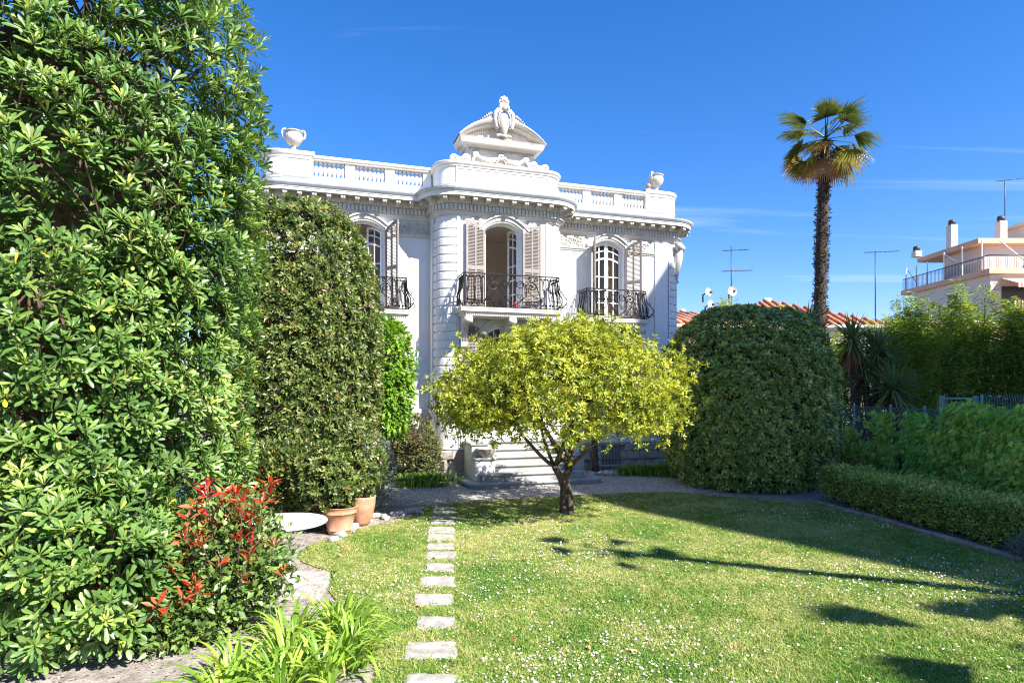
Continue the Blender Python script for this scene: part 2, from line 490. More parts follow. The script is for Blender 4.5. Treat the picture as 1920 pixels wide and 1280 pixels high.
M['bamboo'] = G('bamboo_leaf', [(0.0, (0.078, 0.159, 0.025)), (0.5, (0.246, 0.366, 0.051)), (1.0, (0.539, 0.603, 0.118))], 0.38, 0.5, 0.3)
M['yucca'] = G('yucca_leaf', [(0.0, (0.070, 0.140, 0.056)), (0.6, (0.170, 0.260, 0.090)), (0.9, (0.280, 0.340, 0.120)), (1.0, (0.480, 0.260, 0.100))], 0.15, 0.45, 0.4)
M['yucca_dead'] = G('dry_yucca_leaf', [(0.0, (0.12, 0.06, 0.03)), (1.0, (0.26, 0.15, 0.07))], 0.2, 0.8, 0.2)
M['frond'] = G('fan_palm_leaflet', [(0.0, (0.028, 0.062, 0.014)), (0.45, (0.085, 0.125, 0.022)), (0.7, (0.25, 0.22, 0.028)), (0.88, (0.42, 0.22, 0.03)), (1.0, (0.28, 0.15, 0.07))], 0.3, 0.45, 0.4)
M['daisy'] = plain_mat('white_petal', (0.78, 0.78, 0.74), 0.7)
M['litter'] = G('leaf_litter', [(0.0, (0.10, 0.065, 0.04)), (0.5, (0.26, 0.19, 0.13)), (1.0, (0.50, 0.45, 0.38))], 0.1, 0.9, 0.2)
M['dry_leaf'] = G('fallen_dry_leaf', [(0.0, (0.30, 0.13, 0.06)), (1.0, (0.55, 0.38, 0.22))], 0.2, 0.8, 0.2, attr=False)

# ------------------------------------------------------------------ leaves
def tpl_simple(w=0.5):
    v = [(0, 0, 0), (0.48, w, 0.05), (0.5, 0, -0.04), (0.48, -w, 0.05), (1, 0, -0.09)]
    return np.array(v, float), [(0, 2, 1), (0, 3, 2), (1, 2, 4), (2, 3, 4)]
def tpl_obovate():
    v = [(0, 0, 0), (0.38, .30, .02), (0.38, 0, -.02), (0.38, -.30, .02), (0.76, .5, -.03), (0.76, 0, -.05), (0.76, -.5, -.03), (0.93, .3, -.08), (0.93, -.3, -.08), (1, 0, -.11)]
    return np.array(v, float), [(0, 2, 1), (0, 3, 2), (1, 2, 5, 4), (2, 3, 6, 5), (4, 5, 7), (5, 6, 8), (5, 8, 9), (5, 9, 7)]
def tpl_lobed():
    v = [(0, 0, 0), (-.10, .42, -.05), (.30, .20, .03), (.52, .52, -.05), (.60, .17, .02), (1, 0, -.10), (.60, -.17, .02), (.52, -.52, -.05), (.30, -.20, .03), (-.10, -.42, -.05)]
    return np.array(v, float), [(0, 2, 1), (0, 4, 2), (2, 4, 3), (0, 6, 4), (4, 6, 5), (0, 8, 6), (6, 8, 7), (0, 9, 8)]
def tpl_strip():
    v = [(0, .5, 0), (0, -.5, 0), (0.55, .42, .0), (0.55, -.42, 0), (1, 0, -.06)]
    return np.array(v, float), [(0, 1, 3, 2), (2, 3, 4)]
TS, TO, TL, TP = tpl_simple(), tpl_obovate(), tpl_lobed(), tpl_strip()

def unit(a):
    return a / np.maximum(np.linalg.norm(a, axis=-1, keepdims=True), 1e-9)

def rdirs(n):
    return unit(RNG.normal(size=(n, 3)))

def np_mesh(name, V, faces_flat, sizes, mat, rnd=None, smooth=True):
    me = bpy.data.meshes.new(name)
    nv = len(V); nf = len(sizes); nl = len(faces_flat)
    me.vertices.add(nv); me.vertices.foreach_set("co", np.ascontiguousarray(V, dtype=np.float32).ravel())
    me.loops.add(nl); me.loops.foreach_set("vertex_index", np.ascontiguousarray(faces_flat, dtype=np.int32))
    me.polygons.add(nf)
    starts = np.concatenate([[0], np.cumsum(sizes)[:-1]]).astype(np.int32)
    me.polygons.foreach_set("loop_start", starts)
    me.polygons.foreach_set("use_smooth", np.full(nf, smooth))
    if rnd is not None:
        at = me.attributes.new("rnd", 'FLOAT', 'POINT')
        at.data.foreach_set("value", np.ascontiguousarray(rnd, dtype=np.float32))
    me.materials.append(mat)
    me.update(calc_edges=True)
    return me

def leaves(name, C, D, N, L, Wd, rnd, mat, parent=None, tpl=TS, kind='stuff'):
    """one joined part made of many leaves, each with its own edges"""
    tv, tf = tpl
    D = unit(D); S = unit(np.cross(N, D)); N2 = np.cross(D, S)
    L = np.broadcast_to(np.asarray(L, float), (len(C),)); Wd = np.broadcast_to(np.asarray(Wd, float), (len(C),))
    V = (C[:, None, :] + tv[None, :, 0, None] * (L[:, None, None] * D[:, None, :])
         + tv[None, :, 1, None] * (Wd[:, None, None] * S[:, None, :])
         + tv[None, :, 2, None] * (L[:, None, None] * N2[:, None, :]))
    k = len(tv)
    flat = np.array([i for f in tf for i in f]); sz = np.array([len(f) for f in tf])
    FF = (np.arange(len(C))[:, None] * k + flat[None, :]).ravel()
    me = np_mesh(name, V.reshape(-1, 3), FF, np.tile(sz, len(C)), mat, np.repeat(rnd, k))
    o = link_mesh(name, me, parent)
    if kind: o["kind"] = kind
    return o

def lump(d, seed, freq=3.0, n=7):
    r = np.random.default_rng(seed)
    out = np.zeros(len(d))
    for i in range(n):
        k = r.normal(size=3) * freq * (1 + 0.5 * i / n)
        out += np.sin(d @ k + r.uniform(0, 6.28)) / (1 + 0.35 * i)
    return out / 2.2

def shell(n, c, rad, e=2.4, lo=0.82, hi=1.0, amp=0.06, seed=1, freq=3.0, zmin=0.05, cam_bias=0.25, amp2=0.0):
    """points and outward directions through the outer layer of a bush; fewer on its far side"""
    c = np.array(c, float); rad = np.array(rad, float)
    d = rdirs(int(n * 2.6))
    rs = (np.hypot(d[:, 0], d[:, 1]) ** e + np.abs(d[:, 2]) ** e) ** (-1 / e)
    q = d * rs[:, None]
    k = 1 + amp * lump(q, seed, freq) + amp2 * lump(q, seed + 50, freq * 3.2)
    u = lo + (hi - lo) * np.sqrt(RNG.random(len(d)))
    P = c + q * rad * (k * u)[:, None]
    O = unit(q / rad)
    toc = unit(np.array([0, 0, 2.2]) - P)
    facing = (O * toc).sum(1)
    keep = (P[:, 2] > zmin) & ((facing > -0.25) | (RNG.random(len(d)) < cam_bias))
    P, O, u = P[keep][:n], O[keep][:n], u[keep][:n]
    return P, O, u

def cluster(P, O, k, spread, L, W, up=0.35, out=0.9, rand=0.7, lv=0.3, nup=0.7):
    """k leaves round each twig tip"""
    n = len(P) * k
    PP = np.repeat(P, k, 0); OO = np.repeat(O, k, 0)
    D = unit(OO * out + rdirs(n) * rand + np.array([0, 0, up]))
    C = PP + RNG.normal(size=(n, 3)) * spread
    N = unit(np.array([0, 0, nup]) + OO * 0.55 + rdirs(n) * 0.55)
    s = 1 + lv * (RNG.random(n) * 2 - 1)
    return C, D, N, L * s, W * s

def whorl(P, A, k, L, W, open_lo=0.25, open_hi=1.25):
    """rosettes: k leaves set round each axis, the outer ones spread wide, the inner ones upright and small"""
    n = len(P)
    A = unit(A)
    ref = np.where(np.abs(A[:, 2:3]) < 0.9, np.array([[0, 0, 1.0]]), np.array([[1.0, 0, 0]]))
    X = unit(np.cross(ref, A)); Y = np.cross(A, X)
    i = np.arange(k)
    t = (i + 0.5) / k
    ph = i * 2.399 + RNG.random((n, 1)) * 6.28 + RNG.normal(size=(n, k)) * 0.15
    op = open_lo + (open_hi - open_lo) * t[None, :] ** 0.8 + RNG.normal(size=(n, k)) * 0.13
    rad_dir = np.cos(ph)[..., None] * X[:, None] + np.sin(ph)[..., None] * Y[:, None]
    D = np.cos(op)[..., None] * A[:, None] + np.sin(op)[..., None] * rad_dir
    N = np.cos(op)[..., None] * (-rad_dir) + np.sin(op)[..., None] * A[:, None]
    base = P[:, None] - A[:, None] * (0.05 * t[None, :, None] * L * 4) + D * (0.012)
    s = (0.45 + 0.62 * t[None, :] ** 0.55) * (1 + RNG.normal(size=(n, k)) * 0.14)
    return base.reshape(-1, 3), D.reshape(-1, 3), N.reshape(-1, 3), (L * s).ravel(), (W * s).ravel(), np.broadcast_to(t, (n, k)).ravel()

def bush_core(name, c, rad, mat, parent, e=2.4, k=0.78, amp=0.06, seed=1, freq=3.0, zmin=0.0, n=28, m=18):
    """solid brown core in place of twigs, added inside a bush against light leaks"""
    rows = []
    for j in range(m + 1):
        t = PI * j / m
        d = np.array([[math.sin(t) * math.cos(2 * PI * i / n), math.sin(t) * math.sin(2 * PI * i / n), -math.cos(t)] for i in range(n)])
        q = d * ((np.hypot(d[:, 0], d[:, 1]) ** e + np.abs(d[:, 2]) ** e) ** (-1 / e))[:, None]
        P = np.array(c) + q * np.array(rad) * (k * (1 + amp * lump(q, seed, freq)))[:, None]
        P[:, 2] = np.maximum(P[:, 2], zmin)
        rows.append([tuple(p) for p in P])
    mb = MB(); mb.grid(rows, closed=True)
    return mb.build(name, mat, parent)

def branch_path(a, b, n=6, wob=0.08, sag=0.0):
    a = np.array(a, float); b = np.array(b, float)
    L = np.linalg.norm(b - a)
    pts = []
    off = RNG.normal(size=3) * wob * L
    for i in range(n + 1):
        t = i / n
        p = a + (b - a) * t + off * math.sin(PI * t) + RNG.normal(size=3) * wob * 0.18 * L * (0 < i < n)
        p[2] += -sag * L * math.sin(PI * t)
        pts.append(tuple(p))
    return pts

# ================================================================== GROUND
def gp(px, py):
    """ground point seen at a place of the photograph (2.2 m eye height)"""
    d = 2596.0 / (py - 735.0)
    return ((px - 960.0) / 1180.0 * d, d)

def sheet(name, poly, z, mat, kind='structure'):
    mb = MB(); mb.add([(x, y, z) for x, y in poly], [tuple(range(len(poly)))])
    o = mb.build(name, mat); o["kind"] = kind
    return o

def densify(poly, step=0.35, jit=0.05):
    out = []
    n = len(poly)
    for i in range(n):
        a = np.array(poly[i]); b = np.array(poly[(i + 1) % n])
        k = max(1, int(np.linalg.norm(b - a) / step))
        for j in range(k):
            p = a + (b - a) * j / k
            out.append((p[0] + random.uniform(-jit, jit), p[1] + random.uniform(-jit, jit)))
    return out

sheet('ground', [(-600, -300), (600, -300), (600, 900), (-600, 900)], -0.05, M['earth'])
sheet('garden_bed', [(-12, -3), (9.5, -3), (9.5, 17.5), (9.5, 30), (-12, 30)], -0.004, M['soil'])
GRAVEL = [(-8, 12.9), (-4.5, 12.6), (-2.6, 12.3), (-1.2, 12.3), (0.45, 12.9), (1.97, 13.4), (3.5, 13.7), (5.0, 14.0), (7.0, 16.0), (7.0, 19.5), (-8, 16.5)]
sheet('gravel_path', densify(GRAVEL, 0.5, 0.05), 0.001, M['gravel'])
LAWN = [(7.2, -2.5), (7.2, 3), (6.95, 5.5), (6.6, 8.1), (6.06, 12.45), (5.0, 12.9), (3.8, 13.7), (3.5, 13.85), (1.97, 13.6), (0.45, 13.1),
        (-1.17, 12.45), (-1.6, 12.2), (-1.75, 11.2), (-1.95, 10.75), (-2.5, 10.1), (-2.95, 8.9), (-2.75, 8.2), (-2.25, 7.75), (-2.0, 7.0), (-1.75, 6.3), (-1.05, 5.0), (-1.0, 3.0), (-1.2, -2.5)]
LAWN_D = densify(LAWN, 0.3, 0.04)
lawn = sheet('lawn', LAWN_D, 0.006, M['lawn'])

# stepping stones: left/right and far/near edges measured on the photograph, laid as slabs
STONES = [(951.2, 956.3, 811.7, 851), (957.3, 964, 809, 854), (967, 973.5, 808, 855), (975, 983.5, 806, 855), (988, 1000.5, 800, 854),
          (1002.5, 1013.5, 799, 852.5), (1019.5, 1031, 798, 852.5), (1034, 1049, 796, 855), (1057, 1073.5, 796, 852), (1082, 1101, 785, 855),
          (1115, 1136, 774, 852), (1156, 1182, 779, 858), (1204, 1240, 758, 858), (1264, 1304, 755, 862)]
STONE_BOX = []
for (y0, y1, x0, x1) in STONES:
    A = gp(x0 + 3, y0); B = gp(x1 - 1, y0); C_ = gp(x1, y1); D_ = gp(x0, y1)
    cx = (A[0] + B[0] + C_[0] + D_[0]) / 4; cy = (A[1] + C_[1]) / 2
    quad = [D_, C_, B, A]
    ring = []
    for i in range(4):
        p = np.array(quad[i]); q = np.array(quad[(i + 1) % 4])
        for t in (0.06, 0.28, 0.5, 0.72, 0.94):
            w = p + (q - p) * t
            k = 1 + random.uniform(-0.10, 0.035)
            ring.append((cx + (w[0] - cx) * k, cy + (w[1] - cy) * k))
    n = len(ring)
    v = []; rr = [(0.97, 0.0), (1.0, 0.018), (0.97, 0.030), (0.80, 0.034)]
    for k, z in rr:
        v += [((x - cx) * k, (y - cy) * k, z) for x, y in ring]
    f = [(j * n + i, j * n + (i + 1) % n, (j + 1) * n + (i + 1) % n, (j + 1) * n + i) for j in range(3) for i in range(n)]
    f.append(tuple(3 * n + i for i in range(n)))
    mb = MB(); mb.add(v, f)
    mb.build('stepping_stone', M['slab'], lawn, (cx, cy, -0.014 + random.uniform(-.004, .003)), (random.uniform(-.01, .01), random.uniform(-.012, .012), 0))
    STONE_BOX.append((min(p[0] for p in ring), max(p[0] for p in ring), min(p[1] for p in ring), max(p[1] for p in ring)))

def inside(poly, P):
    poly = np.array(poly); x = P[:, 0]; y = P[:, 1]
    c = np.zeros(len(P), bool); j = len(poly) - 1
    for i in range(len(poly)):
        xi, yi = poly[i]; xj, yj = poly[j]
        k = ((yi > y) != (yj > y)) & (x < (xj - xi) * (y - yi) / (yj - yi + 1e-12) + xi)
        c ^= k; j = i
    return c

def lawn_points(n, power=1.0, dmin=3.9):
    # more of them near the eye
    u = RNG.random(n * 3)
    d0, d1 = dmin, 14.2
    if abs(power - 1) < 1e-6: d = d0 * (d1 / d0) ** u
    else:
        e = 1 - power
        d = (d0 ** e + u * (d1 ** e - d0 ** e)) ** (1 / e)
    x = RNG.uniform(-0.42, 0.86, n * 3) * d
    P = np.stack([x, d], 1)
    ok = inside(LAWN_D, P)
    for (a, b, c, e) in STONE_BOX:
        m = 0.035
        ok &= ~((P[:, 0] > a + m) & (P[:, 0] < b - m) & (P[:, 1] > c + m) & (P[:, 1] < e - m))
    P = P[ok][:n]
    return P

def grass():
    P = lawn_points(230000, 0.9)
    n = len(P)
    h = (0.013 + 0.020 * RNG.random(n)) * (0.8 + 0.5 * (lump(np.c_[P, np.zeros(n)] * 0.5, 3, 2.0) + 0.5).clip(0, 1))
    w = 0.0030 + 0.0016 * P[:, 1] / 5 + 0.002 * RNG.random(n)
    a = RNG.random(n) * 6.283
    lean = RNG.normal(size=(n, 2)) * 0.95
    V = np.zeros((n, 3, 3))
    dx = np.cos(a) * w; dy = np.sin(a) * w
    V[:, 0] = np.c_[P[:, 0] - dx, P[:, 1] - dy, np.full(n, 0.006)]
    V[:, 1] = np.c_[P[:, 0] + dx, P[:, 1] + dy, np.full(n, 0.006)]
    V[:, 2] = np.c_[P[:, 0] + lean[:, 0] * h, P[:, 1] + lean[:, 1] * h, 0.006 + h]
    me = np_mesh('grass', V.reshape(-1, 3), np.arange(n * 3), np.full(n, 3), M['grass'], np.repeat(RNG.random(n), 3), False)
    o = link_mesh('grass', me)
    tag(o, 'short sunlit lawn grass with paler dry patches', 'grass', kind='stuff')
    # clover and broad weeds: small flat leaves close to the ground
    Q = lawn_points(90000, 0.9); n = len(Q)
    keep = lump(np.c_[Q, np.zeros(n)] * 0.55, 21, 2.2) > -0.15
    Q = Q[keep]; n = len(Q)
    C = np.c_[Q, 0.012 + 0.022 * RNG.random(n)]
    D = unit(np.c_[RNG.normal(size=(n, 2)), RNG.normal(size=n) * 0.25])
    N = unit(np.array([0, 0, 1.0]) + RNG.normal(size=(n, 3)) * 0.35)
    o = leaves('clover', C, D, N, 0.014 + 0.010 * RNG.random(n), 0.010, RNG.random(n) * 0.7, M['grass'])
    tag(o, 'low broad weed leaves growing in the lawn grass', 'clover', kind='stuff')
    # daisies
    Q = lawn_points(12500, 0.8); n = len(Q)
    f = lump(np.c_[Q, np.zeros(n)] * 0.5, 5, 2.0) + 0.25 * RNG.normal(size=n) - 0.06 * np.abs(Q[:, 0] - 0.8)
    Q = Q[(f > 0.16) | (RNG.random(n) < 0.10)]; n = len(Q)
    k = 7
    r = 0.0055 + 0.005 * RNG.random(n)
    hz = 0.025 + 0.022 * RNG.random(n)
    tl = RNG.normal(size=(n, 2)) * 0.35
    V = np.zeros((n, k, 3))
    for i in range(k):
        a = 2 * PI * i / k
        x = np.cos(a) * r; y = np.sin(a) * r
        V[:, i] = np.c_[Q[:, 0] + x, Q[:, 1] + y, hz + tl[:, 0] * x + tl[:, 1] * y]
    me = np_mesh('daisies', V.reshape(-1, 3), np.arange(n * k), np.full(n, k), M['daisy'], None, False)
    tag(link_mesh('daisies', me), 'tiny white daisies dotted over the lawn', 'daisies', kind='stuff')
grass()

def pebbles():
    P = np.stack([RNG.uniform(-5, 6.5, 16000), RNG.uniform(12.2, 17.2, 16000)], 1)
    P = P[inside(GRAVEL, P)]; n = len(P)
    s = 0.008 + 0.012 * RNG.random(n)
    base = np.array([(1, 0, 0), (-.5, .87, 0), (-.5, -.87, 0), (0, 0, 0.8)])
    rot = RNG.random(n) * 6.28
    c, si = np.cos(rot), np.sin(rot)
    V = np.zeros((n, 4, 3))
    for i, (x, y, z) in enumerate(base):
        V[:, i] = np.c_[P[:, 0] + s * (x * c - y * si), P[:, 1] + s * (x * si + y * c), 0.001 + s * z]
    F = np.array([0, 1, 3, 1, 2, 3, 2, 0, 3])
    me = np_mesh('pebbles', V.reshape(-1, 3), (np.arange(n)[:, None] * 4 + F[None]).ravel(), np.full(n * 3, 3), M['gravel'], None, False)
    tag(link_mesh('pebbles', me), 'loose grey gravel stones on the path before the villa', 'gravel', kind='stuff')
pebbles()

def litter():
    P = np.stack([RNG.uniform(-4.2, -0.9, 7000), RNG.uniform(4.2, 12.4, 7000)], 1)
    P = P[~inside(LAWN_D, P)]; n = len(P)
    C = np.c_[P, np.full(n, 0.0) + 0.018 * RNG.random(n)]
    D = unit(np.c_[RNG.normal(size=(n, 2)), RNG.normal(size=n) * 0.3]); N = unit(np.array([0, 0, 1.0]) + RNG.normal(size=(n, 3)) * 0.45)
    s = 0.012 + 0.03 * RNG.random(n) ** 2
    o = leaves('leaf_litter', C, D, N, s, s * 0.5, RNG.random(n), M['litter'])
    tag(o, 'dry leaf litter and grit on the bare bed at the left', 'litter', kind='stuff')
litter()

# kerb along the right-hand bed: each kerbstone a piece
kerb = empty('kerb', (0, 0, 0)); kerb["kind"] = 'structure'
KL = [(6.02, 12.7), (6.33, 10.3), (6.62, 8.1), (6.97, 5.4), (7.2, 3.2)]
acc = []
for i in range(len(KL) - 1):
    a = np.array(KL[i]); b = np.array(KL[i + 1]); L = np.linalg.norm(b - a); n = max(1, round(L / 0.8))
    ang = math.atan2(b[1] - a[1], b[0] - a[0])
    for j in range(n):
        p = a + (b - a) * (j + 0.5) / n
        mb = MB(); mb.bbox(-L / n / 2 + 0.006, L / n / 2 - 0.006, -0.05, 0.05, -0.03, 0.07 + random.uniform(-.008, .008), 0.012)
        mb.build('kerbstone', M['kerb'], kerb, (p[0], p[1], 0), (random.uniform(-.02, .02), 0, ang + random.uniform(-.01, .01)))

# ================================================================== VILLA
TH = math.atan(1180 / 3640.0)
VQ = (-0.481, 16.931, 0.0)
villa = empty('villa', VQ, TH, None, 'white stucco villa with balustraded roof, iron balconies and greige shutters', 'villa')
BW, BR, BD = 1.22, 0.48, 0.85      # bay half width, corner radius, projection
CW, CR = 5.35, 0.50                # wing half width to the corner round

def plan(off, n=9, depth=8.0):
    """outline of the house in plan, pushed outwards by off; left to right along the front"""
    L = []
    L.append((-CW - CR - off, depth))
    for i in range(n + 1):
        a = PI + PI / 2 * i / n
        L.append((-CW + (CR + off) * math.cos(a), CR + (CR + off) * math.sin(a)))
    r = BR + off
    cy = -BD + BR
    if off > -cy:
        a0 = PI + math.asin(min(1, (off + cy) / r))
        corner = (-BW + r * math.cos(a0), -off)
    else:
        a0 = PI; corner = (-BW - BR - off, -off)
    L.append(corner)
    for i in range(n + 1):
        a = a0 + (1.5 * PI - a0) * i / n
        L.append((-BW + r * math.cos(a), cy + r * math.sin(a)))
    return L + [(-x, y) for x, y in reversed(L)]

def sweep(mb, prof, smooth=False, sel=None):
    rows = []
    for off, z in prof:
        p = plan(off)
        rows.append([(x, y, z) for x, y in p])
    mb.grid(rows, smooth=smooth)

# ---- walls with arched openings
def arch(ac, hw, sp, top, n=12):
    return [(ac - hw + 2 * hw * i / n, sp + (top - sp) * (1 - (2 * i / n - 1) ** 2)) for i in range(n + 1)]

def wall_panel(mb, a0, a1, z0, z1, b, ops, depth=0.26):
    """ops stacked in one column: (centre, half width, sill, spring, top)"""
    if not ops:
        mb.add([(a0, b, z0), (a1, b, z0), (a1, b, z1), (a0, b, z1)], [(0, 1, 2, 3)]); return
    ac, hw = ops[0][0], max(o[1] for o in ops)
    mb.add([(a0, b, z0), (ac - hw, b, z0), (ac - hw, b, z1), (a0, b, z1)], [(0, 1, 2, 3)])
    mb.add([(ac + hw, b, z0), (a1, b, z0), (a1, b, z1), (ac + hw, b, z1)], [(0, 1, 2, 3)])
    n = 12
    xs = [ac - hw + 2 * hw * i / n for i in range(n + 1)]
    lows = [z0] * (n + 1)
    for o in sorted(ops, key=lambda q: q[2]):
        _, h, sill, sp, top = o
        mb.add([(x, b, lo) for x, lo in zip(xs, lows)] + [(x, b, sill) for x in xs], [(i, i + 1, n + 2 + i, n + 1 + i) for i in range(n)])
        A = arch(ac, hw, sp, top, n)
        lows = [z for _, z in A]
        ring = [(ac - hw, sill)] + A + [(ac + hw, sill)]
        m = len(ring)
        mb.add([(x, b, z) for x, z in ring] + [(x, b + depth, z) for x, z in ring], [(i, i + 1, m + i + 1, m + i) for i in range(m - 1)] + [(m - 1, 0, m, 2 * m - 1)])
    mb.add([(x, b, lo) for x, lo in zip(xs, lows)] + [(x, b, z1) for x in xs], [(i, i + 1, n + 2 + i, n + 1 + i) for i in range(n)])

ZT = 7.0
UP = (4.25, 6.33, 6.53)      # upper openings: sill, spring, top
LO = (1.80, 3.66, 3.86)      # lower openings
WC = 3.40                    # centre of the wing windows
mb = MB()
wx0 = BW + BR
wall_panel(mb, -CW, -wx0, 0.0, ZT, 0.0, [(-WC, 0.50) + LO, (-WC, 0.50) + UP])
wall_panel(mb, wx0, CW, 0.0, ZT, 0.0, [(WC, 0.50) + LO, (WC, 0.50) + UP])
wall_panel(mb, -BW, BW, 0.0, ZT, -BD, [(0, 0.50, 1.0, 3.72, 3.95), (0, 0.50) + UP])
# rounds, bay cheeks, side and rear walls
def arc_rows(cx, cy, r, a0, a1, zs, n=9):
    return [[(cx + r * math.cos(a0 + (a1 - a0) * i / n), cy + r * math.sin(a0 + (a1 - a0) * i / n), z) for i in range(n + 1)] for z in zs]
for s in (-1, 1):
    mb.grid(arc_rows(s * BW, -BD + BR, BR - 0.012, *( (PI, 1.5 * PI) if s < 0 else (1.5 * PI, 2 * PI)), (0.76, ZT)))
    mb.grid(arc_rows(s * CW, CR, CR - 0.012, *((PI, 1.5 * PI) if s < 0 else (1.5 * PI, 2 * PI)), (0.0, ZT)))
    x = s * (BW + BR)
    mb.add([(x, 0, 0), (x, -BD + BR, 0), (x, -BD + BR, ZT), (x, 0, ZT)], [(0, 1, 2, 3)])
    x = s * (CW + CR)
    mb.add([(x, CR, 0), (x, 8, 0), (x, 8, ZT), (x, CR, ZT)], [(0, 1, 2, 3)])
mb.add([(-CW - CR, 8, 0), (CW + CR, 8, 0), (CW + CR, 8, ZT), (-CW - CR, 8, ZT)], [(0, 1, 2, 3)])
wall = mb.build('wall', M['stucco'], villa)
# roof deck
mb = MB(); p = plan(-0.02); mb.add([(x, y, 7.06) for x, y in p], [tuple(range(len(p)))])
mb.build('roof', M['zinc'], villa)
# rooms behind the openings
mb = MB()
for (a0, a1, b0) in ((-5.3, -1.9, 0.28), (-1.5, 1.5, -0.5), (1.9, 5.3, 0.28)):
    for (z0, z1) in ((0.9, 4.05), (4.2, 6.95)):
        v = [(a0, b0, z0), (a1, b0, z0), (a1, 2.9, z0), (a0, 2.9, z0), (a0, b0, z1), (a1, b0, z1), (a1, 2.9, z1), (a0, 2.9, z1)]
        mb.add(v, [(0, 1, 2, 3), (4, 7, 6, 5), (1, 5, 6, 2), (2, 6, 7, 3), (3, 7, 4, 0)])
mb.build('room_lining', M['room'], villa)

# ---- plinth, string course, panels
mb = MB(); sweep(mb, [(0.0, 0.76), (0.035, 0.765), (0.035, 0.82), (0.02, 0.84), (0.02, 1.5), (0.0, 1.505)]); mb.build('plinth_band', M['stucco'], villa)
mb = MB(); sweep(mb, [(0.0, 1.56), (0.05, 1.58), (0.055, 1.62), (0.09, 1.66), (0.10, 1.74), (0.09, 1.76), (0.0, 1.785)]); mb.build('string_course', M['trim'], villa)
for s in (-1, 1):
    x0, x1 = sorted((s * 4.89, s * 5.30)); q = MB(); q.bbox(x0, x1, -0.045, 0.01, 1.79, 6.58, 0.006); q.build('pilaster', M['stucco'], villa)
    x0, x1 = sorted((s * 1.16, s * 1.225)); q = MB(); q.bbox(x0, x1, -BD - 0.03, -BD + 0.01, 1.79, 6.6, 0.006); q.build('pilaster', M['stucco'], villa)
    x = s * (BW + BR); x0, x1 = sorted((x, x + s * 0.05)); q = MB(); q.bbox(x0, x1, -0.36, -0.005, 1.79, 6.66, 0.006); q.build('pilaster', M['stucco'], villa)

# ---- banded rounds: every stone band a piece
def band_mesh(r, a0, a1, h):
    prof = [(r - 0.02, 0), (r + 0.012, 0.004), (r + 0.022, 0.018), (r + 0.022, h - 0.018), (r + 0.012, h - 0.004), (r - 0.02, h)]
    rows = [[((q) * math.cos(a0 + (a1 - a0) * i / 9), q * math.sin(a0 + (a1 - a0) * i / 9), z) for i in range(10)] for q, z in prof]
    m = MB(); m.grid(rows, smooth=False)
    return m.mesh('stone_band', M['stucco'])
PITCH = 0.214
for s in (-1, 1):
    a = (PI, 1.5 * PI) if s < 0 else (1.5 * PI, 2 * PI)
    me = band_mesh(BR, a[0] + 0.02, a[1] - 0.02, PITCH - 0.022)
    z = 1.80
    while z < 6.5:
        link_mesh('stone_band', me, villa, (s * BW, -BD + BR, z)); z += PITCH
    me = band_mesh(CR, a[0] + 0.02, a[1] - 0.02, PITCH - 0.022)
    z = 1.80
    while z < (6.05 if s > 0 else 6.5):
        link_mesh('stone_band', me, villa, (s * CW, CR, z)); z += PITCH

# ---- rubble basement: each block a piece
plinth = MB(); sweep(plinth, [(0.012, -0.05), (0.012, 0.755)]); plinth = plinth.build('basement_wall', M['mortar'], villa)
def blocks(pf, length, skip=None):
    """pf(s) -> (a,b,angle) along a straight run; irregular courses of stone"""
    z = 0.0
    for ci, h in enumerate((0.27, 0.25, 0.22)):
        s = random.uniform(-0.2, 0)
        while s < length:
            w = random.uniform(0.30, 0.62)
            s0, s1 = max(s, 0) + 0.008, min(s + w, length) - 0.008
            s += w
            if s1 - s0 < 0.08: continue
            if skip and s1 > skip[0] and s0 < skip[1] and z + h > skip[2] and z < skip[3]:
                if s0 < skip[0] - 0.1: s1 = skip[0]
                elif s1 > skip[1] + 0.1: s0 = skip[1]
                else: continue
            a, b, an = pf((s0 + s1) / 2)
            hw = (s1 - s0) / 2; hh = h - 0.014
            d = random.uniform(0.03, 0.075)
            v = []
            for (dx, dy) in ((1.0, 0.0), (1.0, -d * 0.45), (0.84, -d)):
                for (sx, sz) in ((-1, 0), (0, 0), (1, 0), (1, .5), (1, 1), (0, 1), (-1, 1), (-1, .5)):
                    jx = random.uniform(-.012, .012); jz = random.uniform(-.010, .010)
                    v.append((sx * hw * dx + jx, dy + random.uniform(-.008, .008) * (dy < -0.02), 0.007 + hh / 2 + (sz - 0.5) * hh * dx + jz))
            c = len(v); v.append((random.uniform(-.03, .03), -d * 1.12, 0.007 + hh / 2))
            f = [(r * 8 + i, r * 8 + (i + 1) % 8, r * 8 + 8 + (i + 1) % 8, r * 8 + 8 + i) for r in range(2) for i in range(8)]
            f += [(16 + i, 16 + (i + 1) % 8, c) for i in range(8)]
            m = MB(); m.add(v, f)
            m.build('stone_block', M['stone'], plinth, (a, b, z), (0, 0, an))
        z += h
blocks(lambda s: (wx0 + s, -0.012, 0), CW - wx0, (3.16 - wx0, 3.80 - wx0, 0.12, 0.72))
blocks(lambda s: (-BW - BR - 0.012, -0.02 - s, -PI / 2), 0.36)
for sg in (-1, 1):
    def arc_run(s, sg=sg):
        t = PI + s / (BR + 0.012)
        return (sg * (BW - (BR + 0.004) * math.cos(t)), -BD + BR + (BR + 0.004) * math.sin(t), (t + PI / 2) if sg < 0 else -(t + PI / 2))
    blocks(arc_run, 0.74)
blocks(lambda s: (-CW + s, -0.012, 0), CW - wx0)
